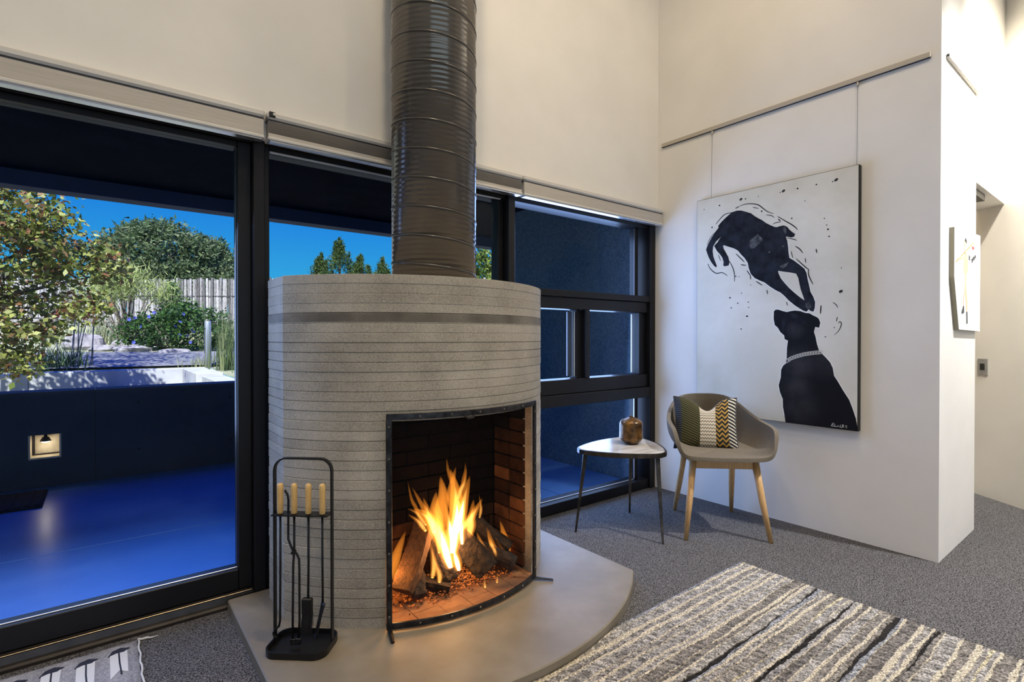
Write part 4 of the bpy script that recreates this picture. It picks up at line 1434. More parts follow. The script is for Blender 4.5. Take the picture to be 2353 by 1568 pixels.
MB().bbox((US[2] - .024, VT - .010, .125), (US[2] + .014, VT + .010, .185), .004, T=lambda p: tw(*p)).build('brush_head', 'black_iron', t3)
br = MB()
for k in range(130):
    u0, v0 = rr.uniform(-.023, .013), rr.uniform(-.009, .009)
    br.tube([tw(US[2] + u0, VT + v0, .128), tw(US[2] + u0 * 1.25 - .004, VT + v0 * 1.3, .045 + rr.uniform(0, .02))], [.0013, .0006], 4)
bo = br.build('bristles', 'doormat_fibre', t3)
bo['kind'] = 'stuff'
t4 = thing('ash_shovel', tw(US[3], VT, .03), 'small black ash shovel, rightmost tool on the stand', 'shovel')
handle(t4, US[3])
MB().tube([tw(US[3], VT, ZR + .004), tw(US[3], VT, .30), tw(US[3] + .001, VT, .165)], .0042, 8).build('rod', 'black_iron', t4, smooth=True)
shv = MB()
nU, nV = 8, 10
for i in range(nV + 1):
    s = i / nV
    wdt = .024 * min(1, .35 + 2.2 * s) if s < .3 else .024
    for k in range(nU + 1):
        e = -1 + 2 * k / nU
        # blade turned edge-on: broad way runs along v, dished
        shv.v.append(tw(US[3] - .004 - .028 * s + .008 * e * e - .010 * e, VT + wdt * e, .172 - .125 * s))
for i in range(nV):
    for k in range(nU):
        a = i * (nU + 1) + k
        shv.f.append((a, a + 1, a + nU + 2, a + nU + 1))
so = shv.build('scoop', 'black_iron', t4, smooth=True)
md = so.modifiers.new('thick', 'SOLIDIFY')
md.thickness = .003

# ------------------------------------------------------------------ blinds above the glass


def blind(x0, x1, label, pleats, hr_end=True):
    t = thing('window_blind', ((x0 + x1) / 2, 2.48, 2.04), label, 'blind')
    MB().bbox((x0, 2.452, 2.137), (x1, 2.508, 2.170), .008).build('headrail', 'blind_rail', t)
    MB().bbox((x0 + .002, 2.464, 2.129), (x1 - .002, 2.506, 2.1365), .001).build('headrail_lip', 'bronze_edge', t)
    f = MB()
    prof = []
    if pleats:
        zz_ = 2.128
        for k in range(9):
            dz = .0072 - .00035 * k
            prof += [(2.458, zz_), (2.470, zz_ - dz / 2)]
            zz_ -= dz
        prof += [(2.460, zz_), (2.459, 2.0605)]
    else:
        prof = [(2.460, 2.1285), (2.4595, 2.10), (2.459, 2.0605)]
    kq = len(prof)
    prof2 = prof + [(2.498, 2.0605), (2.498, 2.1285)]
    f.prism(prof2, lambda a: (x0 + .006, a[0], a[1]), lambda a: (x1 - .006, a[0], a[1]))
    f.build('fabric', 'blind_fabric', t)
    MB().bbox((x0 + .003, 2.454, 2.0455), (x1 - .003, 2.502, 2.060), .003).build('bottom_rail', 'blind_rail', t)
    MB().bbox((x0 + .010, 2.458, 2.0395), (x1 - .010, 2.500, 2.0453), .002).build('bottom_strip', 'blind_aluminium', t)
    return t


blind(-1.55, 0.566, 'smooth beige cellular blind raised above the sliding door', False)
b2_ = blind(0.574, 2.017, 'pleated beige blind raised above the window behind the flue', True)
MB().bbox((0.580, 2.446, 2.142), (0.606, 2.4515, 2.166), .002).build('end_clip', 'black_plastic', b2_)
MB().tube([(0.600, 2.4465, 2.155), (0.600, 2.440, 2.155)], .006, 10).build('clip_button', 'blind_rail', b2_)
blind(2.026, 3.424, 'smooth beige blind raised above the corner window', False)

# ------------------------------------------------------------------ picture rail, painting, wires
XP = 3.392
PYL, PYR, PZB, PZT = 2.1466, 1.1174, 0.641, 2.1647
rl = thing('picture_rail', (XB, 1.63, 2.64), 'long beige metal picture hanging rail on the wall above the dog painting', 'picture rail')
MB().bbox((XB - .016, 0.801, 2.648), (XB - .001, 2.470, 2.676), .002).build('channel', 'rail_metal', rl)
MB().box((XB - .013, 0.803, 2.6455), (XB - .003, 2.468, 2.6485)).build('channel_slot', 'black_plastic', rl)
for y in (2.045, 1.137):
    hk = MB().lathe([(.0055, 0), (.007, .004), (.006, .022), (.004, .024)], (XB - .009, y, 2.622), 12).build('wire_hook', 'rail_metal', rl, smooth=True)
    MB().tube([(XB - .010, y, 2.625), (XB - .020, y, PZT - .03)], .0012, 6).build('hanging_wire', 'wire_steel', hk)

pt = thing('painting', (XP + .017, (PYL + PYR) / 2, PZB), 'large canvas of two black dogs, one leaping and one sitting in a chain collar', 'painting')
MB().bbox((XP, PYR, PZB), (XB - .002, PYL, PZT), .002).build('canvas', 'canvas_edge', pt)
MB().box((XP - .0012, PYR + .004, PZB + .003), (XP - .0002, PYL - .003, PZT - .003)).build('painted_ground', 'canvas_ground', pt)


def pw(a, lift):
    return (XP - .0012 - lift, PYL - a[0], PZB + a[1])


def patch(name, poly, mat, lift, parent=pt):
    return MB().prism(poly, lambda a: pw(a, lift - .0003), lambda a: pw(a, lift)).build(name, mat, parent)


def ribbon(path, wid, lift, taper=True):
    P = [Vector((p[0], p[1], 0)) for p in path]
    out = []
    for i in range(len(P) - 1):
        a, b2, c, d2 = P[max(i - 1, 0)], P[i], P[i + 1], P[min(i + 2, len(P) - 1)]
        for k in range(5):
            t = k / 5
            out.append(0.5 * ((2 * b2) + (c - a) * t + (2 * a - 5 * b2 + 4 * c - d2) * t * t + (3 * b2 - a - 3 * c + d2) * t ** 3))
    out.append(P[-1])
    b_ = MB()
    nn = len(out)
    for i, p in enumerate(out):
        t = (out[min(i + 1, nn - 1)] - out[max(i - 1, 0)])
        t = t.normalized() if t.length > 0 else Vector((1, 0, 0))
        nr = Vector((-t.y, t.x, 0))
        s = i / (nn - 1)
        h = wid / 2 * ((.25 + .75 * math.sin(pi * min(1, .12 + .8 * s))) if taper else 1)
        for e in (1, -1):
            q2 = p + nr * (h * e)
            b_.v.append(pw((q2.x, q2.y), lift))
            b_.v.append(pw((q2.x, q2.y), lift - .0004))
    for i in range(nn - 1):
        a = 4 * i
        b_.f += [(a, a + 2, a + 6, a + 4), (a + 1, a + 5, a + 7, a + 3), (a, a + 4, a + 5, a + 1), (a + 2, a + 3, a + 7, a + 6)]
    return b_


ribbon(P_BODY[22:58], .010, .0005, False).build('halo_stroke', 'halo_paint', pt)
patch('leaping_dog', P_BODY, 'dog_paint_blue', .0006)
patch('leaping_dog_tail', P_TAIL, 'dog_paint_blue', .0007)
patch('leaping_dog_leg', P_HIND, 'dog_paint_blue', .0008)
patch('bare_canvas', P_GAP, 'canvas_ground', .0010)
for nm, pl in (('dog_ear', P_EAR), ('dog_ear', P_EAR2), ('dog_muzzle', P_MUZ), ('dog_paw', P_PAW)):
    patch(nm, pl, 'dog_paint_grey', .0011)
for e in P_EYES:
    patch('dog_eye', [(e[0] + .007 * math.cos(k * .785), e[1] + .006 * math.sin(k * .785)) for k in range(8)], 'dog_paint_grey', .0012)
for k, s in enumerate(P_STROKES):
    ribbon(s, .0065 if k < 19 else .0048, .0006).build('brush_stroke', 'ink', pt)
for k, d_ in enumerate(P_DOTS):
    s = (.0035, .0055, .0045, .003)[k % 4]
    patch('paint_spot', [(d_[0] + s * math.cos(q * .785) * 1.1, d_[1] + s * math.sin(q * .785)) for q in range(8)], 'ink', .0006)
for d_ in P_BIGDOTS:
    patch('paint_spot', [(d_[0] + .011 * math.cos(q * .785), d_[1] + .009 * math.sin(q * .785 + .3)) for q in range(8)], 'ink', .0006)
# light canvas halo round the sitting dog, then the dog
hc_ = np.mean(np.array(P_DOG2), axis=0)
kb_ = max(k for k, v in enumerate(P_DOG2) if v[1] < .03)
k0_ = min(k for k, v in enumerate(P_DOG2) if v[1] < .03)
ribbon([v for v in P_DOG2[kb_ + 1:] + P_DOG2[:k0_]], .012, .0006, False).build('halo_stroke', 'halo_paint', pt)
patch('sitting_dog', P_DOG2, 'dog_paint_black', .0009)
MATS_d = MATS['dog_paint_black']
n, l = MATS_d.node_tree.nodes, MATS_d.node_tree.links
b = n['Principled BSDF']
gp = n.new('ShaderNodeNewGeometry')
acc = None
for (ba, bb), rad_, amp in zip(P_BLOBS, (.15, .14, .16, .075, .14), (.55, .5, .4, .55, .3)):
    c3 = pw((ba, bb), .0009)
    vd = n.new('ShaderNodeVectorMath')
    vd.operation = 'DISTANCE'
    l.new(gp.outputs['Position'], vd.inputs[0])
    vd.inputs[1].default_value = c3
    mr = n.new('ShaderNodeMapRange')
    mr.interpolation_type = 'SMOOTHSTEP'
    mr.inputs['From Min'].default_value = 0
    mr.inputs['From Max'].default_value = rad_
    mr.inputs['To Min'].default_value = amp
    mr.inputs['To Max'].default_value = 0
    l.new(vd.outputs['Value'], mr.inputs['Value'])
    acc = mr.outputs[0] if acc is None else mnode(n, l, 'MAXIMUM', acc, mr.outputs[0])
tn = n.new('ShaderNodeTexNoise')
tn.inputs['Scale'].default_value = 14
tn.inputs['Detail'].default_value = 6
l.new(gp.outputs['Position'], tn.inputs['Vector'])
fac = mnode(n, l, 'MULTIPLY', acc, tn.outputs['Fac'])
mxd = n.new('ShaderNodeMix')
mxd.data_type = 'RGBA'
l.new(fac, mxd.inputs[0])
mxd.inputs[6].default_value = (0.0055, 0.0058, 0.009, 1)
mxd.inputs[7].default_value = (0.10, 0.10, 0.115, 1)
l.new(mxd.outputs[2], b.inputs['Base Color'])
b.inputs['Roughness'].default_value = 0.8
b.inputs['Specular IOR Level'].default_value = 0.2
patch('dog_face', P_FACE, 'dog_paint_blue', .0011)
# chain collar: linked ovals
cp = [Vector((p[0], p[1], 0)) for p in P_CHAIN]
tot = sum((cp[i + 1] - cp[i]).length for i in range(len(cp) - 1))
NL = 14
for k in range(NL):
    s = (k + .5) / NL * tot
    i = 0
    while i < len(cp) - 2 and s > (cp[i + 1] - cp[i]).length:
        s -= (cp[i + 1] - cp[i]).length
        i += 1
    d_ = (cp[i + 1] - cp[i]).normalized()
    c = cp[i] + d_ * s
    an = math.atan2(d_.y, d_.x) + .5
    ring = []
    for q in range(13):
        e = 2 * pi * q / 12
        x, y = .0135 * math.cos(e), .0085 * math.sin(e)
        ring.append((c.x + x * math.cos(an) - y * math.sin(an), c.y + x * math.sin(an) + y * math.cos(an)))
    ribbon(ring, .0045, .0016, False).build('chain_link', 'chain_paint', pt)
for s in P_SIGN:
    ribbon(s, .0026, .0016, False).build('signature_stroke', 'chain_paint', pt)

# ------------------------------------------------------------------ small rail and panel on the white return wall
r2 = thing('picture_rail', (3.88, YC, 2.65), 'short metal picture rail on the white wall at the right', 'picture rail')
MB().bbox((3.520, YC - .016, 2.655), (4.200, YC - .001, 2.680), .002).build('channel', 'blind_rail', r2)
MB().box((3.522, YC - .013, 2.652), (4.198, YC - .003, 2.6555)).build('channel_slot', 'wire_steel', r2)
MB().tube([(3.516, YC - .008, 2.668), (3.5195, YC - .008, 2.668)], .006, 8).build('end_screw', 'black_plastic', r2)
YPN = 0.736
pa = thing('art_panel', (3.89, YC - .012, 1.22), 'white shaped art panel with thin striding figure carrying a stick', 'artwork')
pol = [(3.598, 1.772), (4.195, 1.795), (4.195, 1.215), (3.703, 1.222), (3.598, 1.508)]
MB().prism(pol, lambda a: (a[0], YC - .001, a[1]), lambda a: (a[0], YPN + .001, a[1])).build('panel_body', 'panel_side', pa)
MB().prism(pol, lambda a: (a[0], YPN + .0009, a[1]), lambda a: (a[0], YPN, a[1])).build('panel_face', 'white_paint', pa)
FM = dict(head='panel_skin', body='panel_skin', leg1='panel_skin', leg2='panel_skin', boot1='panel_dark', boot2='panel_dark', stick='panel_stick', arm='panel_skin', heart='panel_red', mark='panel_dark', w1='panel_dark', w2='panel_dark', w3='panel_dark', neck='panel_skin')
FN = dict(head='figure_head', body='figure_body', leg1='figure_leg', leg2='figure_leg', boot1='figure_boot', boot2='figure_boot', stick='figure_stick', arm='figure_arm', heart='red_seal', mark='ink_mark', w1='ink_letter', w2='ink_letter', w3='ink_letter', neck='figure_neck')
for i, (k, pl) in enumerate(FIG.items()):
    lf = .0005 + .00008 * i
    if k in ('w1', 'w2', 'w3'):
        # little brushed characters: two slanted strokes and a hook
        (xa, za), (xb, zb) = pl[0], pl[2]
        w_ = MB()
        for (p0, p1) in (((pl[0]), (pl[2])), ((pl[1]), (pl[3])), ((pl[0]), (pl[1]))):
            w_.tube([(p0[0], YPN - lf, p0[1]), (p1[0], YPN - lf, p1[1])], .0022, 5)
        w_.build(FN[k], FM[k], pa)
        continue
    MB().prism(pl, lambda a: (a[0], YPN - .0001, a[1]), lambda a: (a[0], YPN - lf, a[1])).build(FN[k], FM[k], pa)
hr_ = FIG['head']
MB().prism([hr_[0], hr_[1], hr_[2], (hr_[2][0] - .012, hr_[2][1] + .006), (hr_[0][0] - .004, hr_[0][1] - .016), hr_[6]], lambda a: (a[0], YPN - .0006, a[1]), lambda a: (a[0], YPN - .0022, a[1])).build('figure_hair', 'panel_dark', pa)

# switch on the hall wall
sc = D0 + DD * 0.156 + Vector((0, 0, 0.96))


def dw(a, dpt, z):
    q2 = sc + DD * a - DN * dpt
    return (q2.x, q2.y, sc.z + z)


sw = thing('wall_switch', (sc.x, sc.y, .90), 'small steel switch plate with black rocker on the hall wall', 'switch')
MB().bbox((-.042, .0005, -.06), (.042, .006, .06), .002, T=lambda p: dw(*p)).build('plate', 'switch_plate', sw)
MB().bbox((-.019, .0062, -.024), (.019, .011, .024), .002, T=lambda p: dw(*p)).build('rocker', 'black_plastic', sw)
for z in (-.048, .048):
    MB().tube([dw(0, .006, z), dw(0, .0075, z)], .004, 8).build('screw', 'wire_steel', sw)

# ------------------------------------------------------------------ chair with cushion
CO = Vector((3.022, 1.785, 0))
CF = Vector((-.687, -.727, 0)).normalized()
CR = Vector((.727, -.687, 0)).normalized()


def cw(x, y, z):
    return CO + CR * x + CF * y + Vector((0, 0, z))


chr_ = thing('armchair', CO, 'grey-brown upholstered tub armchair on light oak legs', 'chair')
rimh = [  # half rim, x >= 0, from back centre round the arm to the seat front
    (0.000, -.275, .800), (0.080, -.272, .798), (0.150, -.258, .785), (0.205, -.225, .755), (0.245, -.170, .715), (0.272, -.100, .682), (0.290, -.020, .662),
    (0.300, .070, .652), (0.304, .140, .645), (0.303, .195, .632), (0.298, .222, .605), (0.290, .234, .565), (0.278, .244, .520), (0.255, .256, .482), (0.215, .268, .466), (0.150, .277, .462), (0.075, .281, .461), (0.0, .282, .461)]


def crs(P, t):
    i = min(int(t), len(P) - 2)
    f_ = t - i
    a, b2, c, d2 = (np.array(P[max(i - 1, 0)]), np.array(P[i]), np.array(P[i + 1]), np.array(P[min(i + 2, len(P) - 1)]))
    return 0.5 * ((2 * b2) + (c - a) * f_ + (2 * a - 5 * b2 + 4 * c - d2) * f_ * f_ + (3 * b2 - a - 3 * c + d2) * f_ ** 3)


half = [crs(rimh, k * (len(rimh) - 1) / 40) for k in range(41)]
rim = [h for h in half] + [np.array((-h[0], h[1], h[2])) for h in half[-2:0:-1]]
NRm = len(rim)
SEAT = .468
ctr = np.array((0, .03, SEAT))
nT = 16
sh = MB()
sh.v.append(cw(*ctr))
for j in range(1, nT + 1):
    t = j / nT
    for R_ in rim:
        rise = (R_[2] - SEAT)
        up = max(0.0, min(1.0, (rise) / .30))
        # profile: out flat, then round up to the rim
        e = 1.0 + 1.1 * up
        fo = 1 - (1 - t) ** e
        gu = t ** (2.2 + .9 * up)
        fxy = fo + .05 * up * math.sin(pi * t) * (1 if R_[1] < .2 else .4)
        x, y = ctr[0] + (R_[0] - ctr[0]) * fxy, ctr[1] + (R_[1] - ctr[1]) * fxy
        z = SEAT + rise * gu - .012 * math.sin(pi * t) * (1 - up)
        sh.v.append(cw(x, y, z))
for k in range(NRm):
    sh.f.append((0, 1 + k, 1 + (k + 1) % NRm))
for j in range(nT - 1):
    for k in range(NRm):
        k2 = (k + 1) % NRm
        a = 1 + j * NRm
        sh.f.append((a + k, a + NRm + k, a + NRm + k2, a + k2))
so = sh.build('seat_shell', 'shell_fabric', chr_, smooth=True, fix=True)
md = so.modifiers.new('thick', 'SOLIDIFY')
md.thickness = .024
md.offset = -1.0
md = so.modifiers.new('soft', 'BEVEL')
md.width = .009
md.segments = 3
md.limit_method = 'ANGLE'
md.angle_limit = math.radians(50)
for (fx, fy, tx, ty) in ((-.238, .268, -.178, .185), (.238, .268, .178, .185), (-.187, -.268, -.15, -.14), (.187, -.268, .15, -.14)):
    MB().tube([cw(fx, fy, 0.001), cw(fx * .5 + tx * .5, fy * .5 + ty * .5, .21), cw(tx, ty, .446)], [.0125, .0185, .0215], 16).build('leg', 'oak', chr_, smooth=True)
MB().bbox((-.17, .172, .402), (.17, .196, .448), .003, T=lambda p: cw(*p)).build('apron', 'oak', chr_)
MB().bbox((-.14, -.152, .402), (.14, -.128, .448), .003, T=lambda p: cw(*p)).build('apron', 'oak', chr_)
for s in (-1, 1):
    ap = MB()
    ap.v = [cw(s * .178, .185, .402), cw(s * .178, .185, .446), cw(s * .15, -.14, .446), cw(s * .15, -.14, .402), cw(s * .156, .185, .402), cw(s * .156, .185, .446), cw(s * .128, -.14, .446), cw(s * .128, -.14, .402)]
    ap.f = [(0, 1, 2, 3), (4, 7, 6, 5), (0, 4, 5, 1), (1, 5, 6, 2), (2, 6, 7, 3), (3, 7, 4, 0)]
    ap.build('apron', 'oak', chr_)

# cushion
NP = 28
CW_, CHh, CT = .385, .335, .062
cen = cw(-.045, -.045, .478 + .155)
tilt = math.radians(17)
yawc = math.radians(10)
cu_x = (CR * math.cos(yawc) + CF * math.sin(yawc)).normalized()
cu_f = (CF * math.cos(yawc) - CR * math.sin(yawc)).normalized()
cu_z = (Vector((0, 0, 1)) * math.cos(tilt) - cu_f * math.sin(tilt)).normalized()
cu_n = cu_x.cross(cu_z) * -1
if cu_n.dot(cu_f) < 0:
    cu_n = -cu_n
cm = MB()
uvs = []
for side in (1, -1):
    for j in range(NP + 1):
        for i in range(NP + 1):
            u, v = -1 + 2 * i / NP, -1 + 2 * j / NP
            prof_ = (max(0, 1 - u * u) * max(0, 1 - v * v)) ** .42
            pin = 1 - .09 * (1 - abs(u) ** 2) * 0
            x = u * CW_ / 2 * (1 - .07 * (1 - v * v))
            z = v * CHh / 2 * (1 - .07 * (1 - u * u))
            if v > 0:
                z -= .085 * v * v * math.exp(-((u - .05) / .36) ** 2)
            p_ = cen + cu_x * x + cu_z * z + cu_n * (side * CT * prof_)
            cm.v.append(p_)
            uvs.append((i / NP, j / NP))
q = (NP + 1) ** 2
for side in range(2):
    for j in range(NP):
        for i in range(NP):
            a = side * q + j * (NP + 1) + i
            f_ = (a, a + 1, a + NP + 2, a + NP + 1)
            cm.f.append(f_ if side == 0 else f_[::-1])
cu = cm.build('cushion', 'cushion_weave', smooth=True, fix=False)
tag(cu, 'patterned olive, cream and mustard throw cushion propped in the armchair', 'cushion')
uvl = cu.data.uv_layers.new(name='UVMap')
for lp in cu.data.loops:
    uvl.data[lp.index].uv = uvs[lp.vertex_index]
# piped edge
ring = []
for i in range(NP):
    ring.append(cm.v[i])
for j in range(NP):
    ring.append(cm.v[j * (NP + 1) + NP])
for i in range(NP, 0, -1):
    ring.append(cm.v[NP * (NP + 1) + i])
for j in range(NP, -1, -1):
    ring.append(cm.v[j * (NP + 1)])
pe = MB().tube(ring, .0035, 6)
pe.build('piping', 'panel_dark', cu, smooth=True)

# ------------------------------------------------------------------ side table and jar
TZ = .5
tri = [Vector((2.262, 2.262, 0)), Vector((2.600, 1.835, 0)), Vector((2.885, 2.318, 0))]
tcn = (tri[0] + tri[1] + tri[2]) / 3


def pick(off):
    """rounded, bulging triangle outline pushed out by off"""
    o = []
    rc_ = .035
    for k in range(3):
        a, b2 = tri[k], tri[(k + 1) % 3]
        prev_ = tri[(k - 1) % 3]
        nrm = Vector(((b2 - a).y, -(b2 - a).x, 0)).normalized()
        if nrm.dot((a + b2) / 2 - tcn) < 0:
            nrm = -nrm
        # bulged side between rounded corners
        for t in np.linspace(.06, .94, 15):
            p_ = a.lerp(b2, t) + nrm * (.062 * math.sin(pi * t) ** .9)
            o.append(p_)
    res = []
    # smooth closed curve through the samples
    nn = len(o)
    for i in range(nn):
        p_ = o[i] * .5 + (o[i - 1] + o[(i + 1) % nn]) * .25
        res.append(p_)
    out = []
    for p_ in res:
        d_ = (p_ - tcn)
        L_ = d_.length
        out.append(tcn + d_ * ((L_ + off) / L_))
    return [(p_.x, p_.y) for p_ in out]


tb = thing('side_table', (tcn.x, tcn.y, 0), 'three-legged side table with pale marble top and dark steel rim', 'table')


def plate(poly, z0, z1):
    return MB().prism(poly, lambda a: (a[0], a[1], z0), lambda a: (a[0], a[1], z1))


plate(pick(-.009), TZ - .016, TZ).build('marble_top', 'marble', tb, bev=.002)
rm = MB()
po, pi_ = pick(0.004), pick(-.0085)
q = len(po)
rm.v = [(*p_, TZ - .028) for p_ in po] + [(*p_, TZ - .001) for p_ in po] + [(*p_, TZ - .001) for p_ in pi_] + [(*p_, TZ - .028) for p_ in pi_]
for L_ in range(4):
    for i in range(q):
        j = (i + 1) % q
        rm.f.append((L_ * q + i, L_ * q + j, ((L_ + 1) % 4) * q + j, ((L_ + 1) % 4) * q + i))
rm.build('steel_rim', 'dark_steel', tb, bev=.002)
plate(pick(-.010), TZ - .027, TZ - .0165).build('underplate', 'dark_steel', tb)
for (fx, fy), k in (((2.254, 2.240), 0), ((2.769, 2.251), 2), ((2.495, 1.789), 1)):
    top = tri[k].lerp(tcn, .22)
    top2 = Vector((top.x, top.y, TZ - .027))
    foot = Vector((fx, fy, 0.001))
    if k == 2:
        foot = Vector((2.785, 2.262, .001))
    if k == 1:
        foot = Vector((2.512, 1.80, .001))
    MB().tube([foot, foot.lerp(top2, .5), top2], [.0085, .013, .0185], 4, flat=(1, 1)).build('leg', 'dark_steel', tb, bev=.0015)

vs = thing('ceramic_jar', (2.655, 2.145, TZ), 'squat bronze-glazed ceramic jar with stopper on the side table', 'jar')
prof = [(.030, 0), (.044, .004), (.060, .016), (.071, .034)]
for k in range(26):
    s = k / 25
    prof.append((.0735 + .0016 * math.sin(k * 2.4) - .001 * s, .038 + .088 * s))
prof += [(.0715, .132), (.066, .143), (.056, .153), (.042, .161), (.026, .167), (.016, .170), (.012, .171)]
MB().lathe(prof, (2.655, 2.145, TZ + .0005), 48).build('body', 'jar_glaze', vs, smooth=True)
MB().lathe([(.012, .170), (.014, .174), (.013, .179), (.007, .182), (.002, .183)], (2.655, 2.145, TZ), 16).build('stopper', 'panel_dark', vs, smooth=True)

# ------------------------------------------------------------------ striped rug
RX0, RX1, RY0, RY1 = -1.75, 2.612, -1.9, 1.394
rg = random.Random(21)
stripes = []
y = RY1
cream = (.52, .465, .37)
greys = [(.175, .160, .145), (.24, .225, .213), (.140, .128, .120), (.275, .262, .25), (.205, .188, .172), (.235, .24, .255)]
acc_c = {0: (.36, .22, .10), 1: (.33, .34, .40), 2: (.45, .40, .28)}
forced = {1.026: 0.011, .877: .012, .712: .015, .578: .006, .33: .01, -.2: .012, -.7: .01}
fkeys = sorted(forced, reverse=True)
while y > RY0:
    while fkeys and fkeys[0] >= y:
        fkeys.pop(0)
    nxt = fkeys[0] if fkeys else -9
    wd_ = rg.uniform(.012, .042)
    if y - wd_ - .012 < nxt < y:
        stripes.append((y, nxt, rg.choice(greys)))
        stripes.append((nxt, nxt - forced[nxt], (.016, .014, .014)))
        y = nxt - forced[nxt]
        fkeys.pop(0)
        continue
    stripes.append((y, y - wd_, rg.choice(greys)))
    y -= wd_
    rnd = rg.random()
    cw_ = rg.uniform(.0045, .009) if rnd < .70 else rg.uniform(.012, .020)
    c_ = cream if rnd < .93 else acc_c[rg.randrange(3)]
    if rnd > .93:
        cw_ = .006
    stripes.append((y, y - cw_, c_))
    y -= cw_
nS = 420
xsr = np.linspace(RX0, RX1, nS)
bnd = [s[0] for s in stripes] + [stripes[-1][1]]
rv, rc_, rf = [], [], []


def wob(x, k):
    return .0040 * math.sin(x * 5.1 + k * 2.3) + .0028 * math.sin(x * 17 + k * 5.7) + .0016 * math.sin(x * 41 + k * 1.3) + rg.uniform(-.0024, .0024)


def hearth_front(x):
    dx = x - FX
    return FY - math.sqrt(max(.01, HR * HR - dx * dx)) - .004 if abs(dx) < .80 else 9


edge_y = []
for k, yb in enumerate(bnd):
    row = []
    for x in xsr:
        yy = yb + (wob(x, k) if 0 < k < len(bnd) - 1 else rg.uniform(-.002, .002))
        row.append(min(yy, hearth_front(x)))
    edge_y.append(row)
RT = .013
for k, (ya, yb, col) in enumerate(stripes):
    lum = sum(col) / 3
    for e, row in ((.06, 0), (.5, 0), (.94, 0)):
        for i, x in enumerate(xsr):
            a, b2 = edge_y[k][i], edge_y[k + 1][i]
            hgt = RT + (.0016 if lum > .45 else 0) - (.005 if lum < .05 else 0) - (.0018 if e != .5 else 0) + rg.uniform(-.0011, .0011)
            rv.append((x, a + (b2 - a) * e, hgt))
            v_ = rg.uniform(.82, 1.18) if lum > .45 else rg.uniform(.35, 1.8)
            rc_.append((col[0] * v_, col[1] * v_, col[2] * v_))
nrow = len(stripes) * 3
idx_ = np.arange(nrow * nS).reshape(nrow, nS)
fa = np.stack([idx_[:-1, :-1], idx_[1:, :-1], idx_[1:, 1:], idx_[:-1, 1:]], -1).reshape(-1, 4)
# skirt
top = np.array(rv)
def skirt(ids):
    global rv, rc_, fa
    k = len(rv)
    for i in ids:
        x_, y_, z_ = rv[i]
        rv.append((x_, y_, 0.0005))
        rc_.append((.36, .34, .31))
    m_ = len(ids)
    fa = np.concatenate([fa, np.array([(ids[i], k + i, k + i + 1, ids[i + 1]) for i in range(m_ - 1)])])
skirt(list(idx_[0, ::-1]))
skirt(list(idx_[:, -1])[::-1] if False else list(idx_[:, -1]))
skirt(list(idx_[::-1, 0]))
rug = arr_obj('striped_rug', rv, fa, rc_, 'rug_wool', smooth=False)
tag(rug, 'thick grey wool rug with irregular cream and black stripes', 'rug')

# woven rug by the door
RXa, RXb, RYa, RYb = -1.3, 0.104, 1.75, 2.482
wv_, wc_ = [], []
nx_, ny_ = 160, 70
for j in range(ny_ + 1):
    for i in range(nx_ + 1):
        x = RXa + (RXb - RXa) * i / nx_
        y = RYa + (RYb - RYa) * j / ny_
        wv_.append((x, y, .0055 + rg.uniform(-.0005, .0005)))
        st = .5 + .5 * math.sin(x * 46)
        bse = .30 + .06 * st + rg.uniform(-.06, .06)
        if RXb - x < .035:
            bse -= .06 * (.5 + .5 * math.sin((RXb - x) * 260))
        wc_.append((bse * .97, bse * .95, bse * 1.0))
ii = np.arange((ny_ + 1) * (nx_ + 1)).reshape(ny_ + 1, nx_ + 1)
wf = np.stack([ii[:-1, :-1], ii[:-1, 1:], ii[1:, 1:], ii[1:, :-1]], -1).reshape(-1, 4)
dr_g = arr_obj('woven_mat', wv_, wf, wc_, 'flat_weave')
dr_g['_org'] = tuple(dr_g.location)
md = dr_g.modifiers.new('thick', 'SOLIDIFY')
md.thickness = .004
md.offset = -1
tag(dr_g, 'small grey flat-woven mat with white and navy motifs beside the sliding door', 'mat')
plain('motif_white', (.70, .69, .68), .95)
plain('motif_navy', (.020, .022, .040), .95)
for k in range(5):
    cx_ = 0.046 - .094 * k
    y1_ = 2.432 - .014 * (k % 2)
    z_ = .0066
    def ft(poly, nm, mat, dz=0):
        MB().prism(poly, lambda a: (a[0], a[1], z_ - .001), lambda a: (a[0], a[1], z_ + .0006 + dz)).build(nm, mat, dr_g)
    ft([(cx_ - .026, y1_ - .005), (cx_ + .026, y1_ - .005), (cx_ + .024, y1_ - .165), (cx_, y1_ - .140), (cx_ - .026, y1_ - .185)], 'motif_panel', 'motif_white')
    ft([(cx_ - .032, y1_ - .022), (cx_ - .018, y1_ + .012), (cx_ + .006, y1_ + .022), (cx_ + .034, y1_ + .004), (cx_ + .016, y1_ - .014), (cx_ - .008, y1_ - .012)], 'motif_crown', 'motif_navy', .0006)
    ft([(cx_ - .002, y1_ - .010), (cx_ + .003, y1_ - .010), (cx_ + .004, y1_ - .09), (cx_ + .008, y1_ - .17), (cx_ + .003, y1_ - .17), (cx_ - .001, y1_ - .09)], 'motif_stem', 'motif_navy', .0008)
cord = [(.108, 2.485 - .03 * k, .0075 + .0008 * (k % 2)) for k in range(25)]
cord = [(x + .0025 * math.sin(k * 1.9), y, z) for k, (x, y, z) in enumerate(cord)]
MB().tube(cord, .0035, 6).build('edge_cord', 'motif_white', dr_g, smooth=True)
MB().tube([(.108, 2.485, .008), (.118, 2.478, .006), (.135, 2.480, .005), (.150, 2.470, .005), (.172, 2.474, .004)], [.004, .0045, .0045, .003, .002], 6).build('loose_tassel', 'motif_white', dr_g, smooth=True)

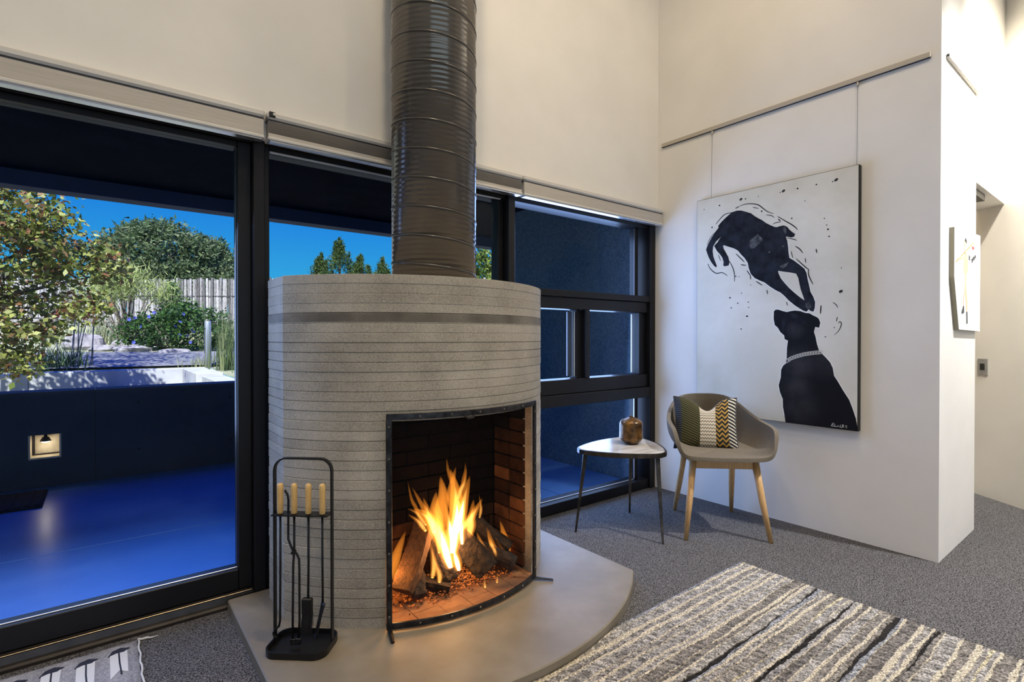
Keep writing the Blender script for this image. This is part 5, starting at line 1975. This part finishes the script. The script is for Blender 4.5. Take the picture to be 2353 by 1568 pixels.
# ------------------------------------------------------------------ ceiling downlights of the room
DLS = [((0.75, 1.25), 130, (.75, 2.4, 2.1)), ((2.30, 1.15), 84, (2.7, 2.3, 2.2)), ((0.2, 0.0), 105, (.2, .0, 0)), ((1.7, -0.3), 130, (3.2, 1.0, 1.4)), ((-1.8, 1.2), 125, (-1.8, 2.5, 2.2)), ((-1.8, -1.4), 100, (-1.8, -1.4, 0)), ((0.4, -2.4), 95, (.4, -2.4, 0)), ((2.6, -2.0), 90, (2.6, -2, 0)), ((4.75, 1.40), 90, (4.9, 1.2, 0))]  # the last one is unseen, added to brighten the hall opening
DLL = ['above the fireplace flue', 'above the side table corner', 'over the middle of the room', 'over the striped rug', 'above the sliding door', 'at the far left of the room', 'at the rear of the room', 'at the rear right of the room', 'added to brighten the hall opening']
for ((x, y), pw_, aim_), lab_ in zip(DLS, DLL):
    d = thing('downlight', (x, y, ZC - .06), 'round ceiling downlight ' + lab_, 'ceiling light', 'ceiling downlights')
    MB().lathe([(.075, .0), (.085, .004), (.085, .0595), (.06, .0595)], (x, y, ZC - .06), 24).build('housing', 'blind_rail', d)
    MB().lathe([(.050, -.002), (.066, -.0005)], (x, y, ZC - .06), 20).build('lens', 'downlight_lens', d)
    light('downlight_beam', 'SPOT', (x, y, ZC - .075), pw_, (1.0, .80, .54), aim=aim_, size=.06, spot=120, blend=.8)

# two unseen fill spots, added to brighten the hall wall and white return
for (px_, py_, pz_, tgt, e_, c_, cone, lab) in ((3.56, 0.05, 3.45, (5.02, .72, 2.2), 340, (1.0, .92, .76), 84, 'unseen fill spot added to brighten the angled hall wall'), (3.72, -0.60, 3.90, (3.85, .76, 0.5), 600, (.97, .98, 1.0), 80, 'unseen fill spot added to brighten the white return wall')):
    tk = thing('wall_fill_spot', (px_, py_, pz_ - .1), lab, 'fill light')
    s0 = Vector((px_, py_, pz_))
    dv = (Vector(tgt) - s0).normalized()
    MB().tube([s0 - dv * .09, s0 - dv * .06, s0 + dv * .06], [.028, .04, .044], 16).build('spot_head', 'blind_rail', tk, smooth=True)
    MB().tube([s0 - dv * .03, (px_, py_, ZC)], .008, 8).build('stem', 'blind_rail', tk)
    light('wall_fill_beam', 'SPOT', s0 + dv * .075, e_, c_, aim=tgt, size=.05, spot=cone, blend=.9)

# ------------------------------------------------------------------ garden planting


def leaf_cloud(name, pts, size, cols, parent, jitter=.35, aspect=.5, up=0.0, seed=1, tri_=False):
    """many small leaves: bent quads (or slim triangles) at the given points"""
    R_ = np.random.default_rng(seed)
    pts = np.asarray(pts, float)
    nP = len(pts)
    d = R_.normal(size=(nP, 3))
    d[:, 2] = d[:, 2] * .7 + up
    d /= np.linalg.norm(d, axis=1)[:, None]
    a = R_.normal(size=(nP, 3))
    s = np.cross(d, a)
    s /= np.linalg.norm(s, axis=1)[:, None] + 1e-9
    L_ = size * (1 + R_.uniform(-jitter, jitter, nP))[:, None]
    W_ = L_ * aspect
    nn = np.cross(d, s)
    cols = np.asarray(cols, float)
    ci = R_.integers(0, len(cols), nP)
    c = cols[ci] * R_.uniform(.75, 1.25, (nP, 1))
    if tri_:
        v = np.stack([pts - s * W_ / 2, pts + s * W_ / 2, pts + d * L_], 1).reshape(-1, 3)
        f_ = np.arange(nP * 3).reshape(-1, 3)
        cc = np.repeat(c, 3, axis=0)
    else:
        v = np.stack([pts, pts + d * L_ * .5 + s * W_ / 2 + nn * L_ * .10, pts + d * L_, pts + d * L_ * .5 - s * W_ / 2 + nn * L_ * .10], 1).reshape(-1, 3)
        f_ = np.arange(nP * 4).reshape(-1, 4)
        cc = np.repeat(c, 4, axis=0)
    o = arr_obj(name, v, f_, cc, 'leaf', parent)
    o['kind'] = 'stuff'
    return o


def clumps(center, radii, ncl, per, spread, seed, shell=.55, zmin=None):
    """points in clumps over an ellipsoid, denser towards its skin"""
    R_ = np.random.default_rng(seed)
    d = R_.normal(size=(ncl, 3))
    d /= np.linalg.norm(d, axis=1)[:, None]
    r = (shell + (1 - shell) * R_.random(ncl) ** .6)[:, None]
    c = np.array(center) + d * r * np.array(radii)
    p = np.repeat(c, per, axis=0) + R_.normal(size=(ncl * per, 3)) * np.array(spread)
    if zmin is not None:
        p = p[p[:, 2] > zmin]
    return p


def branches(base, tips, r0, mat, parent, name='branch', mid=.45, bend=.12, seed=0):
    R_ = random.Random(seed)
    b_ = MB()
    base = Vector(base)
    for t in tips:
        t = Vector(t)
        m1 = base.lerp(t, .35) + Vector((R_.uniform(-bend, bend), R_.uniform(-bend, bend), abs(R_.uniform(0, bend))))
        m2 = base.lerp(t, .7) + Vector((R_.uniform(-bend, bend), R_.uniform(-bend, bend), abs(R_.uniform(0, bend))))
        b_.tube([base, m1, m2, t], [r0, r0 * .7, r0 * .45, r0 * .15], 6)
    return b_.build(name, mat, parent)


# maple, over the basin to the left
mp = thing('maple_tree', (-2.1, 10.6, -0.05), 'maple with gold-green and reddish leaves outside the sliding door', 'tree')
trunk = [(-2.1, 10.6, -.05), (-2.05, 10.55, .9), (-1.95, 10.45, 1.6), (-1.8, 10.35, 2.4), (-1.6, 10.3, 3.3)]
MB().tube(trunk, [.09, .075, .06, .045, .02], 10).build('trunk', 'bark_tree', mp, smooth=True)
tips = [(-.1, 9.7, 2.55), (.25, 9.55, 2.15), (-.3, 9.8, 2.9), (-.9, 9.9, 3.3), (-.6, 9.8, 1.45), (-.25, 9.6, 1.65), (-1.0, 10.0, 2.2), (-1.2, 10.1, 1.2), (-.75, 9.9, .85), (-2.9, 10.6, 2.6), (-1.8, 10.4, 4.0), (-.45, 9.75, 1.95), (-2.8, 11.2, 3.3), (-.5, 11.4, 4.4), (-1.6, 11.8, 4.9), (-2.6, 11.3, 4.6)]
branches((-1.98, 10.48, 1.35), tips, .035, 'bark_tree', mp, seed=4)
P1 = clumps((-1.05, 10.05, 2.55), (1.05, .9, .95), 150, 34, (.12, .12, .09), 11, .25)
P2 = clumps((-1.05, 10.0, 1.45), (.75, .6, .55), 46, 30, (.11, .11, .08), 12, .2)
P3 = clumps((-.15, 9.7, 2.25), (.42, .3, .40), 26, 24, (.09, .09, .07), 13, .2)
P4 = clumps((-1.0, 10.0, .82), (.42, .35, .22), 20, 28, (.10, .10, .07), 14, .2)
P5 = clumps((-.22, 9.65, 1.62), (.28, .2, .16), 14, 24, (.08, .08, .05), 15, .2)
P6 = clumps((-2.7, 10.8, 2.7), (1.1, 1.0, 1.3), 70, 16, (.15, .15, .12), 16, .3)
mcol = [(.25, .26, .05), (.20, .23, .045), (.34, .34, .10), (.13, .17, .035), (.30, .31, .08), (.24, .11, .05), (.40, .40, .16), (.16, .19, .04), (.27, .17, .07)]
P7 = clumps((-1.3, 11.0, 4.5), (1.7, 1.5, 1.0), 150, 22, (.16, .16, .12), 17, .25)
leaf_cloud('foliage', np.concatenate([P1, P2, P3, P4, P5, P6, P7]), .088, mcol, mp, .4, .62, -.25, 3)

# big pine beyond the fence: many rounded needle clumps
pn = thing('pine_tree', (3.0, 35.9, gz(3, 35.9)), 'broad rounded dark green pine rising behind the stick fence', 'tree')
pb = Vector((3.0, 35.9, gz(3, 35.9) - .2))
MB().tube([pb, pb + Vector((.1, 0, 2)), pb + Vector((.2, 0, 4))], [.35, .28, .18], 10).build('trunk', 'bark_tree', pn, smooth=True)
branches(pb + Vector((0, 0, 1.2)), [(3 + 3.3 * math.cos(k), 35.9 + 2.6 * math.sin(k), 4.6 + 1.6 * math.sin(k * 2.1)) for k in np.linspace(0, 5.8, 14)], .14, 'bark_tree', pn, bend=.4, seed=8)
PP = np.concatenate([clumps((2.9, 35.7, 5.2), (3.5, 2.6, 2.45), 420, 60, (.22, .22, .17), 21, .72, 2.6), clumps((2.9, 35.7, 4.6), (2.6, 2.0, 1.6), 120, 40, (.3, .3, .25), 22, .3, 2.6),
                     clumps((4.9, 34.2, 4.2), (1.7, 1.3, 1.25), 110, 50, (.2, .2, .16), 23, .6, 2.6)])
pcol = [(.075, .12, .045), (.10, .15, .055), (.15, .19, .08), (.06, .09, .04), (.18, .21, .11)]
leaf_cloud('foliage', PP, .24, pcol, pn, .4, .42, .35, 5, True)
bp_ = thing('grey_pinyon', (6.6, 34.5, gz(6.6, 34.5)), 'paler grey-green pinyon beside the big pine', 'tree')
MB().tube([(6.6, 34.5, gz(6.6, 34.5) - .2), (6.65, 34.5, 4.2)], [.2, .08], 8).build('trunk', 'bark_tree', bp_, smooth=True)
leaf_cloud('foliage', clumps((6.6, 34.4, 4.35), (1.25, 1.0, 1.35), 90, 40, (.2, .2, .2), 31, .5, 2.4), .16, [(.13, .16, .11), (.17, .19, .13), (.10, .13, .09)], bp_, .4, .3, .3, 6, True)

# junipers behind the fireplace
for k, (x, y, zt, w_, label) in enumerate(((10.75, 29.7, 6.85, 1.05, 'spiky juniper with the tallest tip, left of the flue'), (9.95, 30.3, 6.0, .8, 'bushy juniper at the left edge of the juniper clump'), (11.75, 29.0, 5.95, .85, 'rounded juniper in the middle of the clump by the flue'),
                                           (12.75, 28.2, 5.75, .62, 'small juniper nearest the flue'))):
    zg = gz(x, y)
    t = thing('juniper_tree', (x, y, zg), label, 'tree', 'junipers behind the flue')
    MB().tube([(x, y, zg - .2), (x + .05, y, zt - .9), (x + .05, y, zt - .05)], [.16, .05, .01], 8).build('trunk', 'bark_tree', t, smooth=True)
    pts = [clumps((x, y, (zg + zt) / 2 - .35), (w_, w_, (zt - zg) / 2 - .1), 120, 34, (.14, .14, .16), 40 + k, .45)]
    R_ = np.random.default_rng(60 + k)
    for q in range(9):
        an, rr_ = R_.uniform(0, 6.28), R_.uniform(0, w_ * .8)
        hx, hy = x + rr_ * math.cos(an), y + rr_ * math.sin(an)
        ht = zt - .9 * (rr_ / w_) ** 1.2 * (zt - zg) * .35 - (.0 if q else 0)
        if q == 0:
            hx, hy, ht = x, y, zt
        zz = R_.uniform(0, 1, 240)
        sp_ = .16 * (1 - zz)[:, None] + .012
        pts.append(np.stack([np.full(240, hx), np.full(240, hy), ht - 1.0 + zz * 1.0], 1) + R_.normal(size=(240, 3)) * np.concatenate([sp_, sp_, sp_ * .3], 1))
    leaf_cloud('foliage', np.concatenate(pts), .15, [(.05, .085, .018), (.075, .12, .025), (.12, .16, .04), (.035, .06, .018)], t, .4, .30, .8, 50 + k, True)

# broadleaf tree seen beside the second mullion
x, y = 20.4, 28.6
t = thing('poplar_tree', (x, y, gz(x, y)), 'bright green leafy tree seen past the right side of the flue', 'tree')
MB().tube([(x, y, gz(x, y) - .2), (x, y, 4.5), (x + .1, y, 6.6)], [.22, .14, .03], 8).build('trunk', 'bark_tree', t, smooth=True)
branches((x, y, 3.2), [(x + 1.1 * math.cos(k), y + 1.0 * math.sin(k), 5.4 + .8 * math.sin(3 * k)) for k in np.linspace(0, 5.6, 9)], .07, 'bark_tree', t, bend=.2, seed=9)
leaf_cloud('foliage', clumps((x, y, 5.3), (1.55, 1.4, 1.75), 120, 26, (.2, .2, .18), 70, .35), .24, [(.16, .22, .03), (.10, .16, .025), (.22, .26, .06), (.07, .11, .02)], t, .4, .7, 0, 71)

# coyote fence: single upright sticks on wire rails
FA, FBv = Vector((-6.5, 30.6, 0)), Vector((13.0, 15.3, 0))
fn = thing('stick_fence', (3.2, 23.0, gz(3.2, 23)), 'tall weathered stick fence along the back of the garden', 'fence')
nst = 236
base_m = []
for v_ in range(6):
    b_ = MB()
    R_ = random.Random(v_)
    hh = 2.5
    pts_ = [(0, 0, 0), (R_.uniform(-.012, .012), R_.uniform(-.01, .01), hh * .33), (R_.uniform(-.014, .014), R_.uniform(-.01, .01), hh * .66), (R_.uniform(-.01, .01), 0, hh)]
    b_.tube(pts_, [.056, .053, .050, .045], 6)
    me_o = b_.build('stick', 'fence_stick', origin=(0, 0, 0))
    base_m.append(me_o)
R_ = random.Random(5)
for k in range(nst):
    s = (k + .5) / nst
    # denser where the garden view looks at it
    p_ = FA.lerp(FBv, s)
    src = base_m[k % 6]
    c = bpy.data.objects.new('stick', src.data)
    COL.objects.link(c)
    c.parent = fn
    zb = gz(p_.x, p_.y) - .3
    top_z = 3.42 + R_.uniform(-.05, .05)
    c.location = Vector((p_.x, p_.y, zb)) - Vector(fn['_org'])
    wv2 = R_.uniform(.85, 1.12)
    c.scale = (wv2, wv2, (top_z - zb) / 2.5)
    c.rotation_euler = (R_.uniform(-.012, .012), R_.uniform(-.012, .012), R_.uniform(0, 6.28))
for o in base_m:
    bpy.data.objects.remove(o)
dirf = (FBv - FA).normalized()
nrf = Vector((-dirf.y, dirf.x, 0))
if nrf.y > 0:
    nrf = -nrf
for zz in (2.75, 1.75):
    MB().tube([FA + nrf * .055 + Vector((0, 0, zz)), FBv + nrf * .055 + Vector((0, 0, zz))], .012, 6).build('wire_rail', 'sill_metal', fn)

# pale house glimpsed through the maple leaves
hs = thing('house', (-4.6, 41.0, 2.6), 'small white house glimpsed through the maple leaves', 'house')
MB().box((-6.4, 39.6, 2.0), (-3.0, 42.6, 4.6)).build('walls', 'house_white', hs)
MB().bbox((-6.55, 39.45, 4.6), (-2.85, 42.75, 4.8), .02).build('roof', 'rail_metal', hs)
MB().bbox((-4.9, 39.57, 3.2), (-4.1, 39.605, 4.1), .01).build('window', 'window_dark', hs)

# broom shrub: fine yellow-green sprays
bx, by = .55, 17.3
bz = gz(bx, by)
t = thing('broom_shrub', (bx, by, bz), 'feathery yellow-green broom shrub before the fence', 'shrub')
R_ = np.random.default_rng(81)
stt, tipl = [], []
for q in range(26):
    an = R_.uniform(0, 6.28)
    rr_ = R_.uniform(.15, 1.0)
    tipl.append((bx + rr_ * 1.0 * math.cos(an) - .12, by + rr_ * .7 * math.sin(an), bz + 1.75 - .35 * rr_ + R_.uniform(-.25, .2)))
branches((bx, by, bz - .05), tipl, .028, 'bark_tree', t, 'stem', bend=.08, seed=3)
pts = []
for tp in tipl:
    tp = np.array(tp)
    pts.append(tp + R_.normal(size=(130, 3)) * np.array((.20, .20, .17)))
leaf_cloud('foliage', np.concatenate(pts), .21, [(.40, .44, .13), (.32, .38, .12), (.48, .50, .20), (.22, .28, .08)], t, .4, .09, 1.3, 82, True)

# big leafy flowering bush
t = thing('flowering_bush', (1.45, 15.9, gz(1.45, 15.9)), 'dense dark green bush dotted with blue flowers beside the path', 'bush')
zb = gz(1.45, 15.9)
branches((1.45, 15.9, zb - .05), [(1.45 + .9 * math.cos(k), 15.9 + .6 * math.sin(k), zb + .6 + .3 * math.sin(2 * k)) for k in np.linspace(0, 5.7, 10)], .03, 'bark_tree', t, 'stem', seed=12)
PB = np.concatenate([clumps((1.05, 15.95, zb + .42), (.80, .5, .46), 90, 34, (.10, .10, .08), 91, .6, zb), clumps((1.95, 15.55, zb + .55), (.72, .5, .62), 100, 34, (.10, .10, .08), 92, .6, zb), clumps((1.45, 15.9, zb + .9), (.35, .3, .3), 30, 26, (.08, .08, .08), 93, .5, zb)])
leaf_cloud('foliage', PB, .085, [(.035, .085, .018), (.05, .12, .025), (.08, .16, .03), (.025, .06, .018)], t, .4, .5, .2, 94)
R_ = random.Random(17)
for q in range(16):
    an = R_.uniform(3.4, 6.0)
    fx = 1.2 + R_.uniform(-.75, .7)
    fy = 15.9 + .55 * math.sin(an)
    fz_ = zb + R_.uniform(.2, .95)
    b_ = MB()
    for e in range(5):
        a = 2 * pi * e / 5
        b_.add([(fx, fy - .03, fz_), (fx + .035 * math.cos(a - .5), fy - .045, fz_ + .035 * math.sin(a - .5)), (fx + .048 * math.cos(a), fy - .035, fz_ + .048 * math.sin(a)), (fx + .035 * math.cos(a + .5), fy - .045, fz_ + .035 * math.sin(a + .5))], [(0, 1, 2, 3)])
    if q == 0:
        plain('petal_blue', (.10, .12, .62), .6)
    b_.build('flower', 'petal_blue', t)

# young leafy sapling behind the bush
sx, sy = 1.62, 17.9
sz = gz(sx, sy)
t = thing('sapling', (sx, sy, sz), 'slim young green sapling standing in front of the fence', 'tree')
MB().tube([(sx, sy, sz - .05), (sx + .03, sy, sz + 1.0), (sx, sy, sz + 1.75)], [.03, .02, .006], 6).build('trunk', 'bark_tree', t)
leaf_cloud('foliage', np.concatenate([clumps((sx, sy, sz + 1.0), (.38, .35, .62), 60, 26, (.09, .09, .10), 101, .2), clumps((sx, sy, sz + 1.6), (.15, .15, .28), 20, 20, (.06, .06, .08), 102, .2)]), .09, [(.12, .20, .05), (.18, .26, .09), (.08, .14, .04)], t, .4, .4, .3, 103)

# boulders
for k, (x, y, r_, sq, label) in enumerate(((-.30, 16.75, .36, .85, 'rounded grey boulder at the left end of the rock edging'), (.02, 16.10, .20, .7, 'small dark boulder low in front of the rounded one'), (.60, 15.75, .42, .40, 'long flat boulder edging the path'),
                                           (1.38, 15.12, .30, .42, 'low boulder half under the flowering bush'), (.42, 16.75, .20, 1.0, 'pale upright stone behind the long flat boulder'))):
    R_ = random.Random(200 + k)
    b_ = MB()
    zg = gz(x, y)
    ph = [R_.uniform(0, 6) for _ in range(6)]
    nu, nv = 18, 10
    for j in range(nv + 1):
        f_ = pi * j / nv
        for i in range(nu):
            a = 2 * pi * i / nu
            n1 = 1 + .13 * math.sin(2 * a + ph[0]) + .10 * math.sin(3 * a + 2 * f_ + ph[1]) + .07 * math.sin(5 * f_ + ph[2]) + R_.uniform(-.035, .035) * (1 if 0 < j < nv else 0)
            b_.v.append((x + r_ * 1.15 * n1 * math.sin(f_) * math.cos(a), y + r_ * .8 * n1 * math.sin(f_) * math.sin(a), zg - .05 + r_ * sq * (.55 + .75 * math.cos(f_) * n1)))
    for j in range(nv):
        for i in range(nu):
            i2 = (i + 1) % nu
            b_.f.append((j * nu + i, j * nu + i2, (j + 1) * nu + i2, (j + 1) * nu + i))
    o = b_.build('boulder', 'boulder', smooth=False)
    tag(o, label, 'rock', 'boulders along the path')

# bollard light by the path
bx, by = 1.60, 11.83
bl = thing('bollard_light', (bx + .10, by + .28, .56), 'slim grey metal bollard path light', 'bollard')
bx, by = bx + .10, by + .28
zb_ = gz(bx, by)
MB().lathe([(.062, -.05), (.060, .93), (.055, .94)], (bx, by, zb_), 24).build('post', 'bollard_metal', bl, smooth=True)
dirc = Vector((-.95, -.3, 0)).normalized()
sd = Vector((-dirc.y, dirc.x, 0))


def bw(a, d_, z):
    q2 = Vector((bx, by, zb_)) + sd * a + dirc * d_
    return (q2.x, q2.y, zb_ + z)


MB().bbox((-.022, .050, .30), (.022, .066, .78), .003, T=lambda p: bw(*p)).build('light_channel', 'fascia_metal', bl)
MB().bbox((-.026, .048, .775), (.026, .070, .81), .003, T=lambda p: bw(*p)).build('lamp_slot', 'black_plastic', bl)


# strap-leaved and grassy plants


def grass(name, x, y, nb, h, spread, lean, wid, cols, label, cat, seed, group=None, zg=None):
    R_ = np.random.default_rng(seed)
    zg = gz(x, y) if zg is None else zg
    t = thing(name, (x, y, zg), label, cat, group)
    an = R_.uniform(0, 2 * pi, nb)
    b0 = np.stack([x + R_.normal(size=nb) * spread, y + R_.normal(size=nb) * spread, np.full(nb, zg - .02)], 1)
    dr2 = np.stack([np.cos(an), np.sin(an), np.zeros(nb)], 1)
    hh = h * R_.uniform(.55, 1.1, nb)
    ln = lean * R_.uniform(.2, 1.1, nb)
    sdv = np.stack([-np.sin(an), np.cos(an), np.zeros(nb)], 1) * wid
    V_, F_, C_ = [], [], []
    ns = 4
    cols = np.array(cols)
    cc = cols[R_.integers(0, len(cols), nb)] * R_.uniform(.75, 1.25, (nb, 1))
    for i in range(ns + 1):
        s = i / ns
        c = b0 + dr2 * (ln * s ** 1.8)[:, None] + np.array((0, 0, 1)) * (hh * (s - .22 * s ** 3))[:, None]
        w_ = (1 - s) * .9 + .1
        V_ += [c - sdv * w_, c + sdv * w_]
    V = np.stack(V_, 1).reshape(-1, 3)
    k = 2 * (ns + 1)
    base = np.arange(nb)[:, None] * k
    for i in range(ns):
        F_.append(np.stack([base[:, 0] + 2 * i, base[:, 0] + 2 * i + 1, base[:, 0] + 2 * i + 3, base[:, 0] + 2 * i + 2], 1))
    o = arr_obj('blades', V, np.concatenate(F_), np.repeat(cc, k, axis=0), 'leaf', t)
    o['kind'] = 'stuff'
    return t


pk_ = grass('torch_lily', -.62, 12.6, 170, .62, .20, .40, .013, [(.045, .085, .035), (.06, .11, .045), (.10, .15, .08)], 'torch lily clump with dark strap leaves and red flower spikes', 'plant', 301)
plain('spike_red', (.42, .07, .035), .8)
R_ = random.Random(33)
for q in range(9):
    x = -.62 + R_.uniform(-.25, .55)
    y = 12.6 + R_.uniform(-.15, .2)
    h = R_.uniform(.75, 1.15)
    dx = R_.uniform(.0, .16)
    z0 = gz(x, y)
    s_ = MB().tube([(x, y, z0), (x + dx * .5, y, z0 + h * .6), (x + dx, y, z0 + h)], [.009, .008, .006], 5).build('flower_stem', 'fascia_metal', pk_)
    MB().tube([(x + dx, y, z0 + h - .02), (x + dx, y, z0 + h + .04), (x + dx + .005, y, z0 + h + .10), (x + dx + .005, y, z0 + h + .16)], [.020, .034, .028, .006], 8).build('flower_spike', 'spike_red', s_)
gcol = [(.10, .15, .05), (.16, .21, .08), (.28, .30, .14), (.07, .10, .04)]
grass('tall_grass', 1.98, 11.2, 190, 1.55, .16, .28, .007, gcol, 'tall upright reedy grass at the right edge of the door view', 'grass', 311, zg=.55)
grass('tall_grass', 2.35, 10.1, 150, .75, .18, .35, .007, gcol, 'shorter dark grass clump in front of the reedy grass', 'grass', 312, zg=.55)
grass('tuft_grass', 1.62, 12.3, 110, .30, .18, .2, .006, [(.34, .36, .17), (.26, .30, .12)], 'pale grass tuft around the bollard base', 'grass', 313)
grass('tuft_grass', 1.95, 12.6, 120, .34, .22, .2, .006, [(.34, .36, .17), (.26, .30, .12)], 'pale grass tuft to the right of the bollard', 'grass', 314)
for q, (x, y, h, lab) in enumerate(((-.9, 18.4, .8, 'pale dry grass behind the torch lily'), (.1, 18.6, .9, 'pale dry grass left of the broom shrub'), (1.1, 18.9, 1.0, 'straw-coloured grass right of the broom shrub'), (2.3, 17.3, .95, 'wispy grass behind the flowering bush'), (2.75, 16.6, .7, 'sunlit weeds at the right end of the flowering bush'), (3.2, 18.3, .8, 'low grass at the foot of the fence on the right'))):
    grass('meadow_grass', x, y, 260, h, .32, .3, .010, [(.48, .48, .26), (.40, .42, .20), (.56, .54, .36), (.24, .30, .12)], lab, 'grass', 320 + q)

for o in bpy.data.objects:
    if '_org' in o.keys():
        del o['_org']
